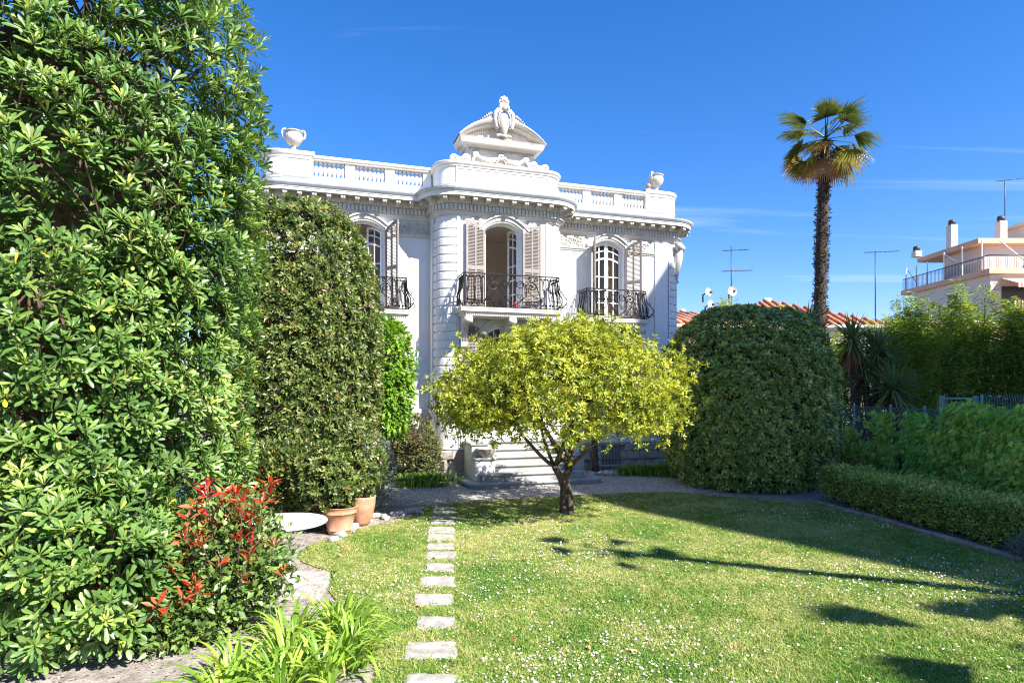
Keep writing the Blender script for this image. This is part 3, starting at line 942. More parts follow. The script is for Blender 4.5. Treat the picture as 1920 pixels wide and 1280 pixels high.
# cellar window with bars
cw = empty('cellar_window', (3.48, 0, 0), 0, villa)
q = MB(); q.box(-0.30, 0.30, 0.03, 0.05, 0.16, 0.70); q.build('pane', M['dark_metal'], cw)
q = MB(); q.bbox(-0.36, 0.36, -0.10, 0.02, 0.08, 0.14, 0.01); q.build('sill', M['slab'], cw)
q = MB(); q.bbox(-0.40, 0.40, -0.075, 0.02, 0.69, 0.75, 0.01); q.build('lintel', M['slab'], cw)
for i in range(6):
    x = -0.25 + i * 0.1
    q = MB(); q.tube([(x, -0.02, 0.14), (x, -0.02, 0.70)], 0.010, 5); q.build('bar', M['grey_pipe'], cw)
q = MB(); q.tube([(-0.3, -0.02, 0.26), (0.3, -0.02, 0.26)], 0.011, 5); q.build('bar', M['grey_pipe'], cw)
# drain pipe on the left flank of the bay
q = MB(); q.tube([(-1.66, -0.62, 0.02), (-1.66, -0.62, 0.74)], 0.07, 8); q.build('drain_pipe', M['grey_pipe'], villa)

# ---- cornice
cor = empty('cornice', (0, 0, 0), 0, villa)
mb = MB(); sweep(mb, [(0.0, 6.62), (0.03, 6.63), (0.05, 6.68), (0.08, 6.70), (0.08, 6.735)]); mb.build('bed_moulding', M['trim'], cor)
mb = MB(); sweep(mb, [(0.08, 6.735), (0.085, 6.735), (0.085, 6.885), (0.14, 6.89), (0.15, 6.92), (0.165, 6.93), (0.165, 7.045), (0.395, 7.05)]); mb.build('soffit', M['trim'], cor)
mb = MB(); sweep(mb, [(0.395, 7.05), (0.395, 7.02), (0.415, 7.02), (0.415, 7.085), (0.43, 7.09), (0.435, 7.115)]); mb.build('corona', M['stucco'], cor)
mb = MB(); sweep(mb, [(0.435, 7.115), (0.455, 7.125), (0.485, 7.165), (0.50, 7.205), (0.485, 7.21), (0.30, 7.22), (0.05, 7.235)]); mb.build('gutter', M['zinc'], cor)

def path_points(off, step, trim=0.0):
    """evenly spaced points with outward normals along the front outline"""
    P = plan(off, 24)
    P = [np.array(p) for p in P if p[1] < 0.9 + off]
    d = [0]
    for i in range(1, len(P)): d.append(d[-1] + np.linalg.norm(P[i] - P[i - 1]))
    n = int(d[-1] / step)
    out = []
    for k in range(n + 1):
        s = (d[-1] - n * step) / 2 + k * step
        i = max(j for j in range(len(d)) if d[j] <= s + 1e-9)
        i = min(i, len(P) - 2)
        t = (s - d[i]) / max(d[i + 1] - d[i], 1e-9)
        e = P[i + 1] - P[i]
        if np.linalg.norm(e) < 1e-6: continue
        e = e / np.linalg.norm(e)
        out.append((P[i] + (P[i + 1] - P[i]) * t, math.atan2(e[1], e[0])))
    return out
# dentils: too small to pick apart
mb = MB()
for (p, an) in path_points(0.085, 0.098):
    c, s_ = math.cos(an), math.sin(an)
    q = MB(); q.box(-0.034, 0.034, -0.055, 0.005, 6.742, 6.88)
    mb.add([(p[0] + x * c - y * s_, p[1] + x * s_ + y * c, z) for x, y, z in q.v], q.f)
o = mb.build('dentils', M['trim'], cor); o["kind"] = 'stuff'
# modillions: each a bracket of its own
prof = [(0.0, 0.0), (-0.20, 0.0), (-0.215, -0.02), (-0.215, -0.06), (-0.205, -0.10), (-0.18, -0.125), (-0.15, -0.12), (-0.13, -0.095), (-0.10, -0.10), (-0.06, -0.13), (-0.03, -0.145), (0.0, -0.145)]
q = MB(); q.prism(prof, -0.05, 0.05, 'x')
q.box(-0.062, 0.062, -0.225, 0.0, -0.004, 0.012)
for xx in (-0.03, 0.03): q.tube([(xx - 0.022, -0.19, -0.075), (xx + 0.022, -0.19, -0.075)], 0.042, 8)
mod_me = q.mesh('modillion', M['carved'])
for (p, an) in path_points(0.165, 0.335):
    link_mesh('modillion', mod_me, cor, (p[0], p[1], 7.034), (0, 0, an))

# ---- frieze with carved scrolls
def spiral(c, r0, r1, turns, a0, sgn=1, n=26):
    return [(c[0] + (r0 + (r1 - r0) * i / n) * math.cos(a0 + sgn * 2 * PI * turns * i / n), c[1] + (r0 + (r1 - r0) * i / n) * math.sin(a0 + sgn * 2 * PI * turns * i / n)) for i in range(n + 1)]
def rinceau(a0, a1, b, z0, z1, flip=1):
    m = MB(); h = z1 - z0; r = h * 0.42; x = a0 + r; k = 0
    while x + r * 0.6 < a1:
        up = 1 if k % 2 == 0 else -1
        zc = (z0 + z1) / 2 + up * h * 0.02
        sp = spiral((x, zc), r, 0.02, 1.7, PI if up > 0 else PI, -up * flip)
        m.tube([(u, b, w) for u, w in sp], [0.020 - 0.010 * i / 26 for i in range(27)], 5)
        m.ball((x, b, zc), 0.035, 0.03, 0.035, 7, 5)
        for j in range(9):
            t = j / 9 * 2 * PI
            rr = r * (0.62 + 0.3 * (j % 2))
            u, w = x + rr * math.cos(t), zc + rr * math.sin(t)
            if a0 < u < a1 and z0 < w < z1: m.ball((u, b, w), 0.034, 0.022, 0.026, 6, 4)
        for j in range(4):
            u = x + r * (0.9 + 0.12 * j); w = zc - up * h * (0.30 - 0.05 * j)
            if u < a1: m.ball((u, b, w), 0.045, 0.02, 0.022, 6, 4)
        x += 2 * r * 1.04; k += 1
    return m
FZ0, FZ1 = 6.26, 6.61
for s in (-1, 1):
    for (u0, u1) in ((wx0 + 0.04, 2.72), (4.08, 4.86)):
        a0, a1 = (u0, u1) if s > 0 else (-u1, -u0)
        fr = empty('frieze', (0, 0, 0), 0, villa)
        q = MB(); q.box(a0, a1, -0.012, 0.005, FZ0, FZ1); q.build('ground_panel', M['carved'], fr)
        rinceau(a0 + 0.01, a1 - 0.01, -0.02, FZ0 + 0.01, FZ1 - 0.01, s).build('scroll_carving', M['carved'], fr)
        q = MB(); q.prism([(0.0, 6.17), (-0.03, 6.18), (-0.03, 6.21), (-0.06, 6.225), (-0.065, 6.25), (0, 6.265)], a0 - 0.04, a1 + 0.02, 'x'); q.build('ledge', M['trim'], fr)
    u0, u1 = 0.60, 0.88
    a0, a1 = (u0, u1) if s > 0 else (-u1, -u0)
    fr = empty('frieze', (0, 0, 0), 0, villa)
    rinceau(a0, a1, -BD - 0.008, 6.44, 6.62, s).build('scroll_carving', M['carved'], fr)

# ---- hoods over the upper windows
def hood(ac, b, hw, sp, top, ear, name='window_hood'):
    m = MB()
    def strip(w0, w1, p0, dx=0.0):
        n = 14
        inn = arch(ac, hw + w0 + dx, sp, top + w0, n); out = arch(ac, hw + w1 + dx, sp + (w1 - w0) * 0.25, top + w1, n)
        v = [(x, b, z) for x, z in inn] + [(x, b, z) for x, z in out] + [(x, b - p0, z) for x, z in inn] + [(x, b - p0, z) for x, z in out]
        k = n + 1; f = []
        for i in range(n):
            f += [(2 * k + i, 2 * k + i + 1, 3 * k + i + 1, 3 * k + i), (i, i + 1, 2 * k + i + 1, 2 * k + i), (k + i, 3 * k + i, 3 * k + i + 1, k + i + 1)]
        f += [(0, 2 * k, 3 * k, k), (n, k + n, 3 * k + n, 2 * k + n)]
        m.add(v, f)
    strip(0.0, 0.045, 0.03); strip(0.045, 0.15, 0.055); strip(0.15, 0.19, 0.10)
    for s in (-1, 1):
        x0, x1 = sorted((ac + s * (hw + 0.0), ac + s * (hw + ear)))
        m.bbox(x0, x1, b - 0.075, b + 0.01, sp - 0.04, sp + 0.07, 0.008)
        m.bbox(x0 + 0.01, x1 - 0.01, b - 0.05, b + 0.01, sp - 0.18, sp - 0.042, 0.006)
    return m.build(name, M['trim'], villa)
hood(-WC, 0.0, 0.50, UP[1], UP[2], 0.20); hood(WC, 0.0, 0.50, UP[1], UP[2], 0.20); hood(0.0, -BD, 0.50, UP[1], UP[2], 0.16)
hood(-WC, 0.0, 0.50, LO[1], LO[2], 0.12); hood(WC, 0.0, 0.50, LO[1], LO[2], 0.12); hood(0.0, -BD, 0.50, 3.72, 3.95, 0.16)

# ---- shutters
def shutter(hx, b, z0, zh, zf, w, ang, s, mid=None):
    """hinge at hx; height zh at the hinge and zf at the free edge; s=-1 opens to the left; ang from lying flat on the wall"""
    sh = empty('shutter', (hx, b, 0), 0, villa)
    sh.rotation_euler = (0, 0, -s * ang)
    t = 0.018
    m = MB()
    sx = lambda x: s * x
    def bx(x0, x1, za, zb, zc=None, zd=None, y0=-t, y1=t):
        """panel between x0,x1 whose top runs from zb at x0 to zd at x1"""
        zd = zb if zd is None else zd; zc = za if zc is None else zc
        a, c = sx(x0), sx(x1)
        m.add([(a, y0, za), (c, y0, zc), (c, y1, zc), (a, y1, za), (a, y0, zb), (c, y0, zd), (c, y1, zd), (a, y1, zb)],
              [(0, 3, 2, 1), (4, 5, 6, 7), (0, 1, 5, 4), (1, 2, 6, 5), (2, 3, 7, 6), (3, 0, 4, 7)])
    top = lambda x: zh + (zf - zh) * (1 - (1 - x / w) ** 2)
    st = 0.055
    bx(0, st, z0, top(0), z0, top(st)); bx(w - st, w, z0, top(w - st), z0, top(w))
    bx(w / 2 - 0.02, w / 2 + 0.02, z0, top(w / 2 - .02), z0, top(w / 2 + .02))
    zm = mid if mid else z0 + (zh - z0) * 0.52
    for (za, zb) in ((z0, z0 + 0.10), (zm - 0.045, zm + 0.045)): bx(st, w - st, za, zb, y0=-t + .002, y1=t - .002)
    for k in range(4):
        xa = st + (w - 2 * st) * k / 4; xb = st + (w - 2 * st) * (k + 1) / 4
        bx(xa, xb, top(xa) - 0.07, top(xa), top(xb) - 0.07, top(xb), y0=-t + .002, y1=t - .002)
    fo = m.build('frame', M['shutter'], sh)
    m = MB()
    for (xa, xb) in ((st, w / 2 - 0.02), (w / 2 + 0.02, w - st)):
        for (za, zb) in ((z0 + 0.10, zm - 0.045), (zm + 0.045, min(top(xa), top(xb)) - 0.03)):
            z = za + 0.012
            while z < zb - 0.01:
                a, c = sorted((sx(xa), sx(xb)))
                m.add([(a, -0.016, z - 0.010), (c, -0.016, z - 0.010), (c, 0.012, z + 0.014), (a, 0.012, z + 0.014), (a, -0.013, z - 0.005), (c, -0.013, z - 0.005), (c, 0.015, z + 0.019), (a, 0.015, z + 0.019)],
                      [(0, 3, 2, 1), (4, 5, 6, 7), (0, 1, 5, 4), (1, 2, 6, 5), (2, 3, 7, 6), (3, 0, 4, 7)])
                z += 0.036
    lo_ = m.build('louvres', M['shutter'], sh); lo_["kind"] = 'stuff'
    return sh
shutter(-0.505, -BD - 0.055, 4.27, 6.30, 6.50, 0.50, R(3), -1)
shutter(0.505, -BD - 0.055, 4.27, 6.30, 6.50, 0.50, R(4), 1)
shutter(WC + 0.505, -0.05, 4.27, 6.30, 6.50, 0.50, R(48), 1)
shutter(WC - 0.505, -0.05, 4.27, 6.30, 6.50, 0.50, R(72), -1)
shutter(-WC + 0.505, -0.05, 4.27, 6.30, 6.50, 0.50, R(58), 1)
shutter(-WC - 0.505, -0.05, 4.27, 6.30, 6.50, 0.50, R(30), -1)
for c in (-WC, WC):
    shutter(c + 0.505, -0.05, 1.82, 3.63, 3.84, 0.50, R(5), 1)
    shutter(c - 0.505, -0.05, 1.82, 3.63, 3.84, 0.50, R(5), -1)
shutter(-0.505, -BD - 0.05, 1.82, 3.70, 3.92, 0.50, R(5), -1)
shutter(0.505, -BD - 0.05, 1.82, 3.70, 3.92, 0.50, R(5), 1)

# ---- french windows: a casement leaf with muntins, each pane its own piece
def casement(win, hx, b, z0, zh, zf, w, s, ang, rows=6):
    lf = empty('casement', (hx, b, 0), s * ang, win)
    m = MB(); t = 0.022
    top = lambda x: zh + (zf - zh) * (1 - (1 - x / w) ** 2)
    def bar(x0, x1, za, zb, zc=None, zd=None, tt=t):
        zc = za if zc is None else zc; zd = zb if zd is None else zd
        a, c = s * x0, s * x1
        m.add([(a, -tt, za), (c, -tt, zc), (c, tt, zc), (a, tt, za), (a, -tt, zb), (c, -tt, zd), (c, tt, zd), (a, tt, zb)],
              [(0, 3, 2, 1), (4, 5, 6, 7), (0, 1, 5, 4), (1, 2, 6, 5), (2, 3, 7, 6), (3, 0, 4, 7)])
    st = 0.05
    bar(0, st, z0, top(0), z0, top(st)); bar(w - st, w, z0, top(w - st), z0, top(w))
    for k in range(5):
        xa = st + (w - 2 * st) * k / 5; xb = st + (w - 2 * st) * (k + 1) / 5
        bar(xa, xb, top(xa) - 0.06, top(xa), top(xb) - 0.06, top(xb), t - .003)
        for fr, hh in ((0.80, 0.045), (0.90, 0.022)):
            za, zb = z0 + (top(xa) - z0) * fr, z0 + (top(xb) - z0) * fr
            bar(xa, xb, za - hh / 2, za + hh / 2, zb - hh / 2, zb + hh / 2, t - .003)
    bar(st, w - st, z0, z0 + 0.12, tt=t - .003)
    bar(w / 2 - 0.011, w / 2 + 0.011, z0 + .1, top(w / 2) - .05, tt=t - .006)
    zs = [z0 + 0.12 + (z0 + (zh - z0) * 0.79 - z0 - 0.12) * i / 4 for i in range(5)]
    for z in zs[1:4]: bar(st, w - st, z - 0.011, z + 0.011, tt=t - .004)
    m.build('frame', M['window_paint'], lf)
    zz = zs + [z0 + (zh - z0) * 0.9, zh - 0.05]
    for (xa, xb) in ((st, w / 2 - 0.011), (w / 2 + 0.011, w - st)):
        for za, zb in zip(zz[:-1], zz[1:]):
            a, c = sorted((s * xa, s * xb)); up = (zf - zh) * 0.55 if za > zs[3] else 0
            q = MB(); q.add([(a, 0, za), (c, 0, za), (c, 0, zb + up), (a, 0, zb + up)], [(0, 1, 2, 3)])
            o = q.build('pane', M['glass'], win)
            o.parent = lf
    return lf
def window_set(ac, b, z0, zh, zf, hw, al, ar):
    """fixed frame plus two leaves"""
    m = MB()
    A = [(ac - hw, z0)] + arch(ac, hw, zh, zf, 12) + [(ac + hw, z0)]
    B = [(ac - hw + 0.045, z0)] + arch(ac, hw - 0.045, zh - 0.01, zf - 0.045, 12) + [(ac + hw - 0.045, z0)]
    n = len(A)
    v = [(x, b - 0.03, z) for x, z in A] + [(x, b - 0.03, z) for x, z in B] + [(x, b + 0.04, z) for x, z in A] + [(x, b + 0.04, z) for x, z in B]
    f = []
    for i in range(n - 1):
        f += [(i, i + 1, n + i + 1, n + i), (n + i, n + i + 1, 3 * n + i + 1, 3 * n + i), (2 * n + i, 3 * n + i, 3 * n + i + 1, 2 * n + i + 1)]
    m.add(v, f); m.build('window_frame', M['window_paint'], villa)
    w = hw - 0.05
    casement(villa, ac - hw + 0.05, b, z0 + 0.02, zh - 0.02, zf - 0.05, w, 1, al)
    casement(villa, ac + hw - 0.05, b, z0 + 0.02, zh - 0.02, zf - 0.05, w, -1, ar)
window_set(WC, 0.16, UP[0], UP[1], UP[2], 0.50, 0.0, 0.0)
window_set(-WC, 0.16, UP[0], UP[1], UP[2], 0.50, R(75), R(38))
window_set(0.0, -BD + 0.16, UP[0], UP[1], UP[2], 0.50, R(100), R(72))
for c in (-WC, WC): window_set(c, 0.16, LO[0], LO[1], LO[2], 0.50, 0.0, 0.0)
window_set(0.0, -BD + 0.16, 1.0, 3.72, 3.95, 0.50, 0.0, 0.0)
# curtain seen through the right window
m = MB(); rows = []
for z in (4.3, 5.0, 5.8, 6.4):
    rows.append([(WC + 0.12 + i * 0.032 + 0.10 * (0.5 + 0.5 * math.cos((z - 4.3) * 1.5)) * 0.4, 0.40 + 0.02 * math.sin(i * 1.7), z) for i in range(12)])
m.grid(rows); m.build('curtain', M['curtain'], villa)

# ---- balconies
def rail_motif(panel, x0, x1, kind):
    """lists of (polyline in (s,t), radius) in panel space, t from 0 (slab) to 1 (top rail)"""
    L = []
    w = x1 - x0
    def add(pts, r=0.0075): L.append((pts, r * 1.4 if r < 0.012 else r))
    def vol(cx, cy, r, turns, a0, sg, rr=0.0075): add(spiral((cx, cy), r, r * 0.12, turns, a0, sg, 20), rr)
    if kind == 'bars':
        n = max(2, round(w / 0.19))
        for i in range(n):
            c = x0 + (i + 0.5) * w / n; h = w / n * 0.40
            for sg in (-1, 1):
                vol(c + sg * h * 0.5, 0.90, h * 0.5, 1.35, PI / 2 + (0.5 - 0.5 * sg) * 0, -sg)
                vol(c + sg * h * 0.5, 0.10, h * 0.5, 1.35, -PI / 2, sg)
                add([(c + sg * h * 0.30, 0.86), (c + sg * h * 0.42, 0.6), (c + sg * h * 0.18, 0.38), (c + sg * h * 0.3, 0.14)], 0.007)
            add([(c, 0.90), (c, 0.62), (c - 0.012, 0.55), (c, 0.48), (c, 0.1)], 0.006)
            add([(c, 0.62), (c + 0.014, 0.55), (c, 0.48)], 0.006)
            add([(c - w / n / 2, 0.02), (c - w / n / 2, 0.98)], 0.006)
    else:
        c = (x0 + x1) / 2
        for sg in (-1, 1):
            f = lambda x: c + sg * x * w / 2
            # lyre: great C scroll either side of the middle
            g = w / 2
            vol(f(0.30), 0.70, 0.12, 1.5, PI / 2, sg, 0.008); vol(f(0.20), 0.33, 0.10, 1.4, -PI / 2, sg, 0.008)
            add([(f(0.30), 0.82), (f(0.46), 0.72), (f(0.50), 0.52), (f(0.42), 0.34), (f(0.24), 0.20), (f(0.0), 0.06)], 0.010)
            add([(f(0.36), 0.80), (f(0.42), 0.66), (f(0.43), 0.5), (f(0.36), 0.38)], 0.006)
            for j in range(7):
                t = j / 6
                add([(f(0.46 + 0.02 * math.sin(t * PI)), 0.74 - 0.36 * t), (f(0.385), 0.72 - 0.34 * t)], 0.005)
            add([(f(0.0), 0.96), (f(0.10), 0.88), (f(0.16), 0.70), (f(0.06), 0.52), (f(0.12), 0.36)], 0.008)
            vol(f(0.70), 0.66, 0.15, 1.7, PI, -sg, 0.009)
            add([(f(0.55), 0.66), (f(0.56), 0.48), (f(0.68), 0.36), (f(0.88), 0.28)], 0.009)
            vol(f(0.90), 0.20, 0.09, 1.5, PI / 2, -sg, 0.008)
            add([(f(0.72), 0.82), (f(0.86), 0.72), (f(0.92), 0.5), (f(0.97), 0.2)], 0.009)
            vol(f(0.88), 0.88, 0.07, 1.3, -PI / 2, -sg); vol(f(0.60), 0.88, 0.055, 1.2, -PI / 2, sg)
            vol(f(0.52), 0.14, 0.075, 1.3, PI / 2, sg); vol(f(0.72), 0.09, 0.05, 1.2, PI / 2, -sg)
            add([(f(0.40), 0.92), (f(0.55), 0.95), (f(0.80), 0.95)], 0.006)
            add([(f(0.15), 0.08), (f(0.40), 0.03), (f(0.65), 0.06)], 0.007)
            add([(f(1.0), 0.02), (f(1.0), 0.98)], 0.007)
            for (bx_, by_, br) in ((0.70, 0.66, 0.022), (0.47, 0.10, 0.018), (0.62, 0.94, 0.02)):
                add([(f(bx_) - br, by_), (f(bx_) + br, by_)], br)
    return L
def balcony(ac, b0, hw, dep, zs, zr, ends, consoles):
    bal = empty('balcony', (0, 0, 0), 0, villa)
    # slab with moulded edge (three sides)
    m = MB()
    prof = [(-0.10, -0.22), (-0.09, -0.17), (-0.05, -0.15), (-0.04, -0.11), (0.02, -0.10), (0.02, -0.035), (0.03, -0.03), (0.035, 0.0), (0.0, 0.006)]
    rows = []
    for off, dz in prof:
        rows.append([(ac - hw - off, b0 + 0.02, zs + dz), (ac - hw - off, b0 - dep - off, zs + dz), (ac + hw + off, b0 - dep - off, zs + dz), (ac + hw + off, b0 + 0.02, zs + dz)])
    m.grid(rows, smooth=False)
    m.add(rows[-1], [(0, 1, 2, 3)]); m.add(rows[0], [(3, 2, 1, 0)])
    m.build('slab', M['trim'], bal)
    m = MB(); n = int(2 * hw / 0.055)
    for i in range(n):
        x = ac - hw + 0.12 + (2 * hw - 0.24) * i / (n - 1)
        m.box(x - 0.014, x + 0.014, b0 - dep + 0.02, b0 - dep + 0.10, zs - 0.205, zs - 0.165)
    o = m.build('slab_dentils', M['trim'], bal); o["kind"] = 'stuff'
    # consoles
    cp = [(0.0, -0.20), (-dep * 0.98, -0.20), (-dep * 1.0, -0.26), (-dep * 0.97, -0.34), (-dep * 0.86, -0.38), (-dep * 0.78, -0.34), (-dep * 0.62, -0.36), (-dep * 0.42, -0.46), (-dep * 0.30, -0.60), (-dep * 0.24, -0.78), (-dep * 0.22, -0.92), (-dep * 0.12, -0.98), (0.0, -0.98)]
    for x in consoles:
        m = MB(); m.prism([(b0 + u, zs + w) for u, w in cp], ac + x - 0.075, ac + x + 0.075, 'x')
        m.tube([(ac + x - 0.095, b0 - dep * 0.88, zs - 0.30), (ac + x + 0.095, b0 - dep * 0.88, zs - 0.30)], 0.085, 10)
        for k in (-0.045, 0.0, 0.045):
            m.tube([(ac + x + k, b0 - dep * 0.60, zs - 0.375), (ac + x + k, b0 - dep * 0.42, zs - 0.465), (ac + x + k, b0 - dep * 0.30, zs - 0.60), (ac + x + k, b0 - dep * 0.235, zs - 0.80)], 0.016, 5)
        m.build('console', M['trim'], bal)
    # bombe iron railing
    H_ = zr - zs
    belly = lambda t: 0.155 * math.exp(-((t - 0.26) / 0.24) ** 2) - 0.03 * (1 - t) * (t < 0.08)
    inset = 0.06
    xl, xr, yf = ac - hw + inset, ac + hw - inset, b0 - dep + inset
    def front(s, t):
        k = (s - ac) / (hw - inset)
        bl = belly(t)
        return (s + bl * 0.75 * max(-1, min(1, k)) * abs(k) ** 3, yf - bl, zs + 0.01 + t * H_)
    def side(sg):
        x = xl if sg < 0 else xr
        def f(s, t):
            k = (b0 - s) / (dep - inset)
            bl = belly(t)
            return (x + sg * bl * (0.35 + 0.65 * k), s - bl * k ** 3, zs + 0.01 + t * H_)
        return f
    m = MB()
    def put(L, fn):
        for pts, r in L:
            m.tube([fn(u, w) for u, w in pts], r, 4, smooth=False)
    e = ends
    put(rail_motif(None, xl + 0.03, xl + e, 'bars'), front)
    put(rail_motif(None, xr - e, xr - 0.03, 'bars'), front)
    put(rail_motif(None, xl + e, xr - e, 'lyre'), front)
    for sg in (-1, 1): put(rail_motif(None, yf + 0.03, b0 - 0.03, 'bars'), side(sg))
    for sg in (-1, 1):
        x = xl if sg < 0 else xr
        m.tube([side(sg)(yf, t / 12) for t in range(13)], 0.013, 5)
        for (tt, rr) in ((0.52, 0.045), (0.12, 0.05)):
            c = side(sg)(yf, tt)
            m.tube([(c[0] + sg * 0.02 + rr * math.cos(a) * sg, c[1], c[2] + rr * math.sin(a)) for a in np.linspace(-1.5, 3.4, 10)], 0.010, 4)
    o = m.build('railing_scrollwork', M['iron'], bal)
    m = MB()
    m.tube([(xl, b0, zr), (xl, yf, zr), (xr, yf, zr), (xr, b0, zr)], 0.017, 6, smooth=False)
    m.build('top_rail', M['iron'], bal)
    m = MB()
    m.tube([(xl, b0, zs + 0.03), (xl, yf, zs + 0.03), (xr, yf, zs + 0.03), (xr, b0, zs + 0.03)], 0.012, 5, smooth=False)
    m.build('bottom_rail', M['iron'], bal)
    return bal
balcony(0.05, -BD, 1.30, 0.66, 4.26, 5.09, 0.52, (-1.12, 0.0, 1.12))
balcony(WC - 0.03, 0.0, 0.97, 0.64, 4.23, 5.03, 0.34, (-0.78, 0.0, 0.78))
balcony(-WC + 0.06, 0.0, 0.97, 0.64, 4.23, 5.03, 0.34, (-0.78, 0.0, 0.78))

# ---- corner corbel carving under the right end of the cornice
m = MB()
cx, cy = CW, CR
d = (math.cos(-PI / 4), math.sin(-PI / 4))
def cp_(r, z): return (cx + d[0] * (CR + r * 0.5 - 0.02), cy + d[1] * (CR + r * 0.5 - 0.02), z)
m.tube([cp_(0.05, 5.55), cp_(0.08, 5.75), cp_(0.13, 6.0), cp_(0.20, 6.25), cp_(0.26, 6.42)], [0.05, 0.08, 0.12, 0.14, 0.10], 8)
p = cp_(0.30, 6.52); m.tube([(p[0] - 0.16, p[1] - 0.16, p[2]), (p[0] + 0.16, p[1] + 0.16, p[2])], 0.11, 10)
for k in range(9):
    q_ = cp_(0.10 + 0.02 * (k % 3), 5.5 + 0.10 * k); m.ball((q_[0] + random.uniform(-.07, .07), q_[1] + random.uniform(-.07, .07), q_[2]), 0.05, 0.05, 0.055, 7, 5)
m.build('corner_corbel', M['carved'], villa)

# ---- parapet: wing balustrades and panelled bay
par = empty('parapet', (0, 0, 0), 0, villa)
m = MB(); sweep(m, [(0.06, 7.17), (0.06, 7.24), (-0.02, 7.30), (-0.03, 7.34), (-0.06, 7.35), (-0.06, 7.545), (-0.14, 7.548), (-0.30, 7.548), (-0.32, 7.1)]); m.build('parapet_base', M['stucco'], par)
bal_prof = [(0.052, 0.0), (0.052, 0.03), (0.035, 0.04), (0.030, 0.07), (0.044, 0.10), (0.058, 0.15), (0.060, 0.20), (0.050, 0.25), (0.030, 0.30), (0.026, 0.33), (0.040, 0.345), (0.050, 0.36), (0.050, 0.385)]
q = MB(); q.lathe(bal_prof, 10); bal_me = q.mesh('baluster', M['trim'])
for s in (-1, 1):
    bs = empty('balustrade', (0, 0, 0), 0, villa)
    x_in, x_out = wx0 + 0.20, 4.62
    # three bays with piers between
    bayw = (x_out - x_in - 2 * 0.24) / 3
    for k in range(3):
        u0 = x_in + k * (bayw + 0.24)
        for j in range(7):
            u = u0 + (j + 0.5) * bayw / 7
            link_mesh('baluster', bal_me, bs, (s * u, 0.17, 7.546))
        if k < 2:
            a0, a1 = sorted((s * (u0 + bayw), s * (u0 + bayw + 0.24))); q = MB(); q.bbox(a0, a1, 0.07, 0.29, 7.546, 7.932, 0.006); q.build('pier', M['stucco'], bs)
    a0, a1 = sorted((s * wx0, s * x_in)); q = MB(); q.bbox(a0, a1, 0.075, 0.29, 7.546, 7.932, 0.006); q.build('pier', M['stucco'], bs)
    a0, a1 = sorted((s * (wx0 - 0.05), s * (x_out + 0.02)))
    q = MB(); q.prism([(0.02, 7.932), (0.04, 7.95), (0.0, 7.98), (-0.005, 8.03), (0.03, 8.05), (0.31, 8.05), (0.34, 8.03), (0.34, 7.98), (0.31, 7.932)], a0, a1, 'x'); q.build('rail', M['trim'], bs)
    # end block with sunk panel and rounded corner
    blk = empty('corner_block', (0, 0, 0), 0, villa)
    q = MB()
    a = (PI, 1.5 * PI) if s < 0 else (1.5 * PI, 2 * PI)
    zz = (7.40, 7.546, 8.0)
    a0, a1 = sorted((s * 4.64, s * (CW + 0.0)))
    q.box(a0, a1, 0.035, 0.6, 7.5, 8.02)
    rr = CR - 0.04
    q.grid(arc_rows(s * CW, CR, rr, a[0], a[1], (7.45, 8.02)))
    xx = s * (CW + rr); q.add([(xx, CR, 7.45), (xx, 1.6, 7.45), (xx, 1.6, 8.02), (xx, CR, 8.02)], [(0, 1, 2, 3)])
    q.build('block', M['stucco'], blk)
    q = MB()
    for (p0, p1, z0, z1) in ((4.70, 5.33, 7.50, 7.535), (4.70, 5.33, 7.93, 7.96), (4.70, 4.735, 7.535, 7.93), (5.295, 5.33, 7.535, 7.93)):
        a0, a1 = sorted((s * p0, s * p1)); q.box(a0, a1, 0.012, 0.036, z0, z1)
    q.build('panel_moulding', M['trim'], blk)
    q = MB()
    for (r0, z0) in ((rr + 0.015, 7.50), (rr + 0.015, 7.93)):
        q.grid([[(s * CW + rad * math.cos(a[0] + (a[1] - a[0]) * i / 9), CR + rad * math.sin(a[0] + (a[1] - a[0]) * i / 9), z) for i in range(10)] for rad, z in ((rr, z0), (r0, z0 + .005), (r0, z0 + .03), (rr, z0 + .035))])
    q.build('panel_moulding', M['trim'], blk)
    q = MB()
    capr = [(rr - 0.01, 8.0), (rr + 0.03, 8.02), (rr + 0.05, 8.06), (rr + 0.06, 8.09), (rr + 0.04, 8.115), (0.0, 8.13)]
    rows = []
    for rad, z in capr:
        arc = [(s * CW + rad * math.cos(a[0] + (a[1] - a[0]) * i / 9), CR + rad * math.sin(a[0] + (a[1] - a[0]) * i / 9), z) for i in range(10)]
        if s > 0: row = [(4.60, CR - rad, z)] + arc + [(CW + rad, 1.6, z)]
        else: row = [(-CW - rad, 1.6, z)] + arc + [(-4.60, CR - rad, z)]
        rows.append(row)
    q.grid(rows, smooth=False); q.build('coping', M['trim'], blk)
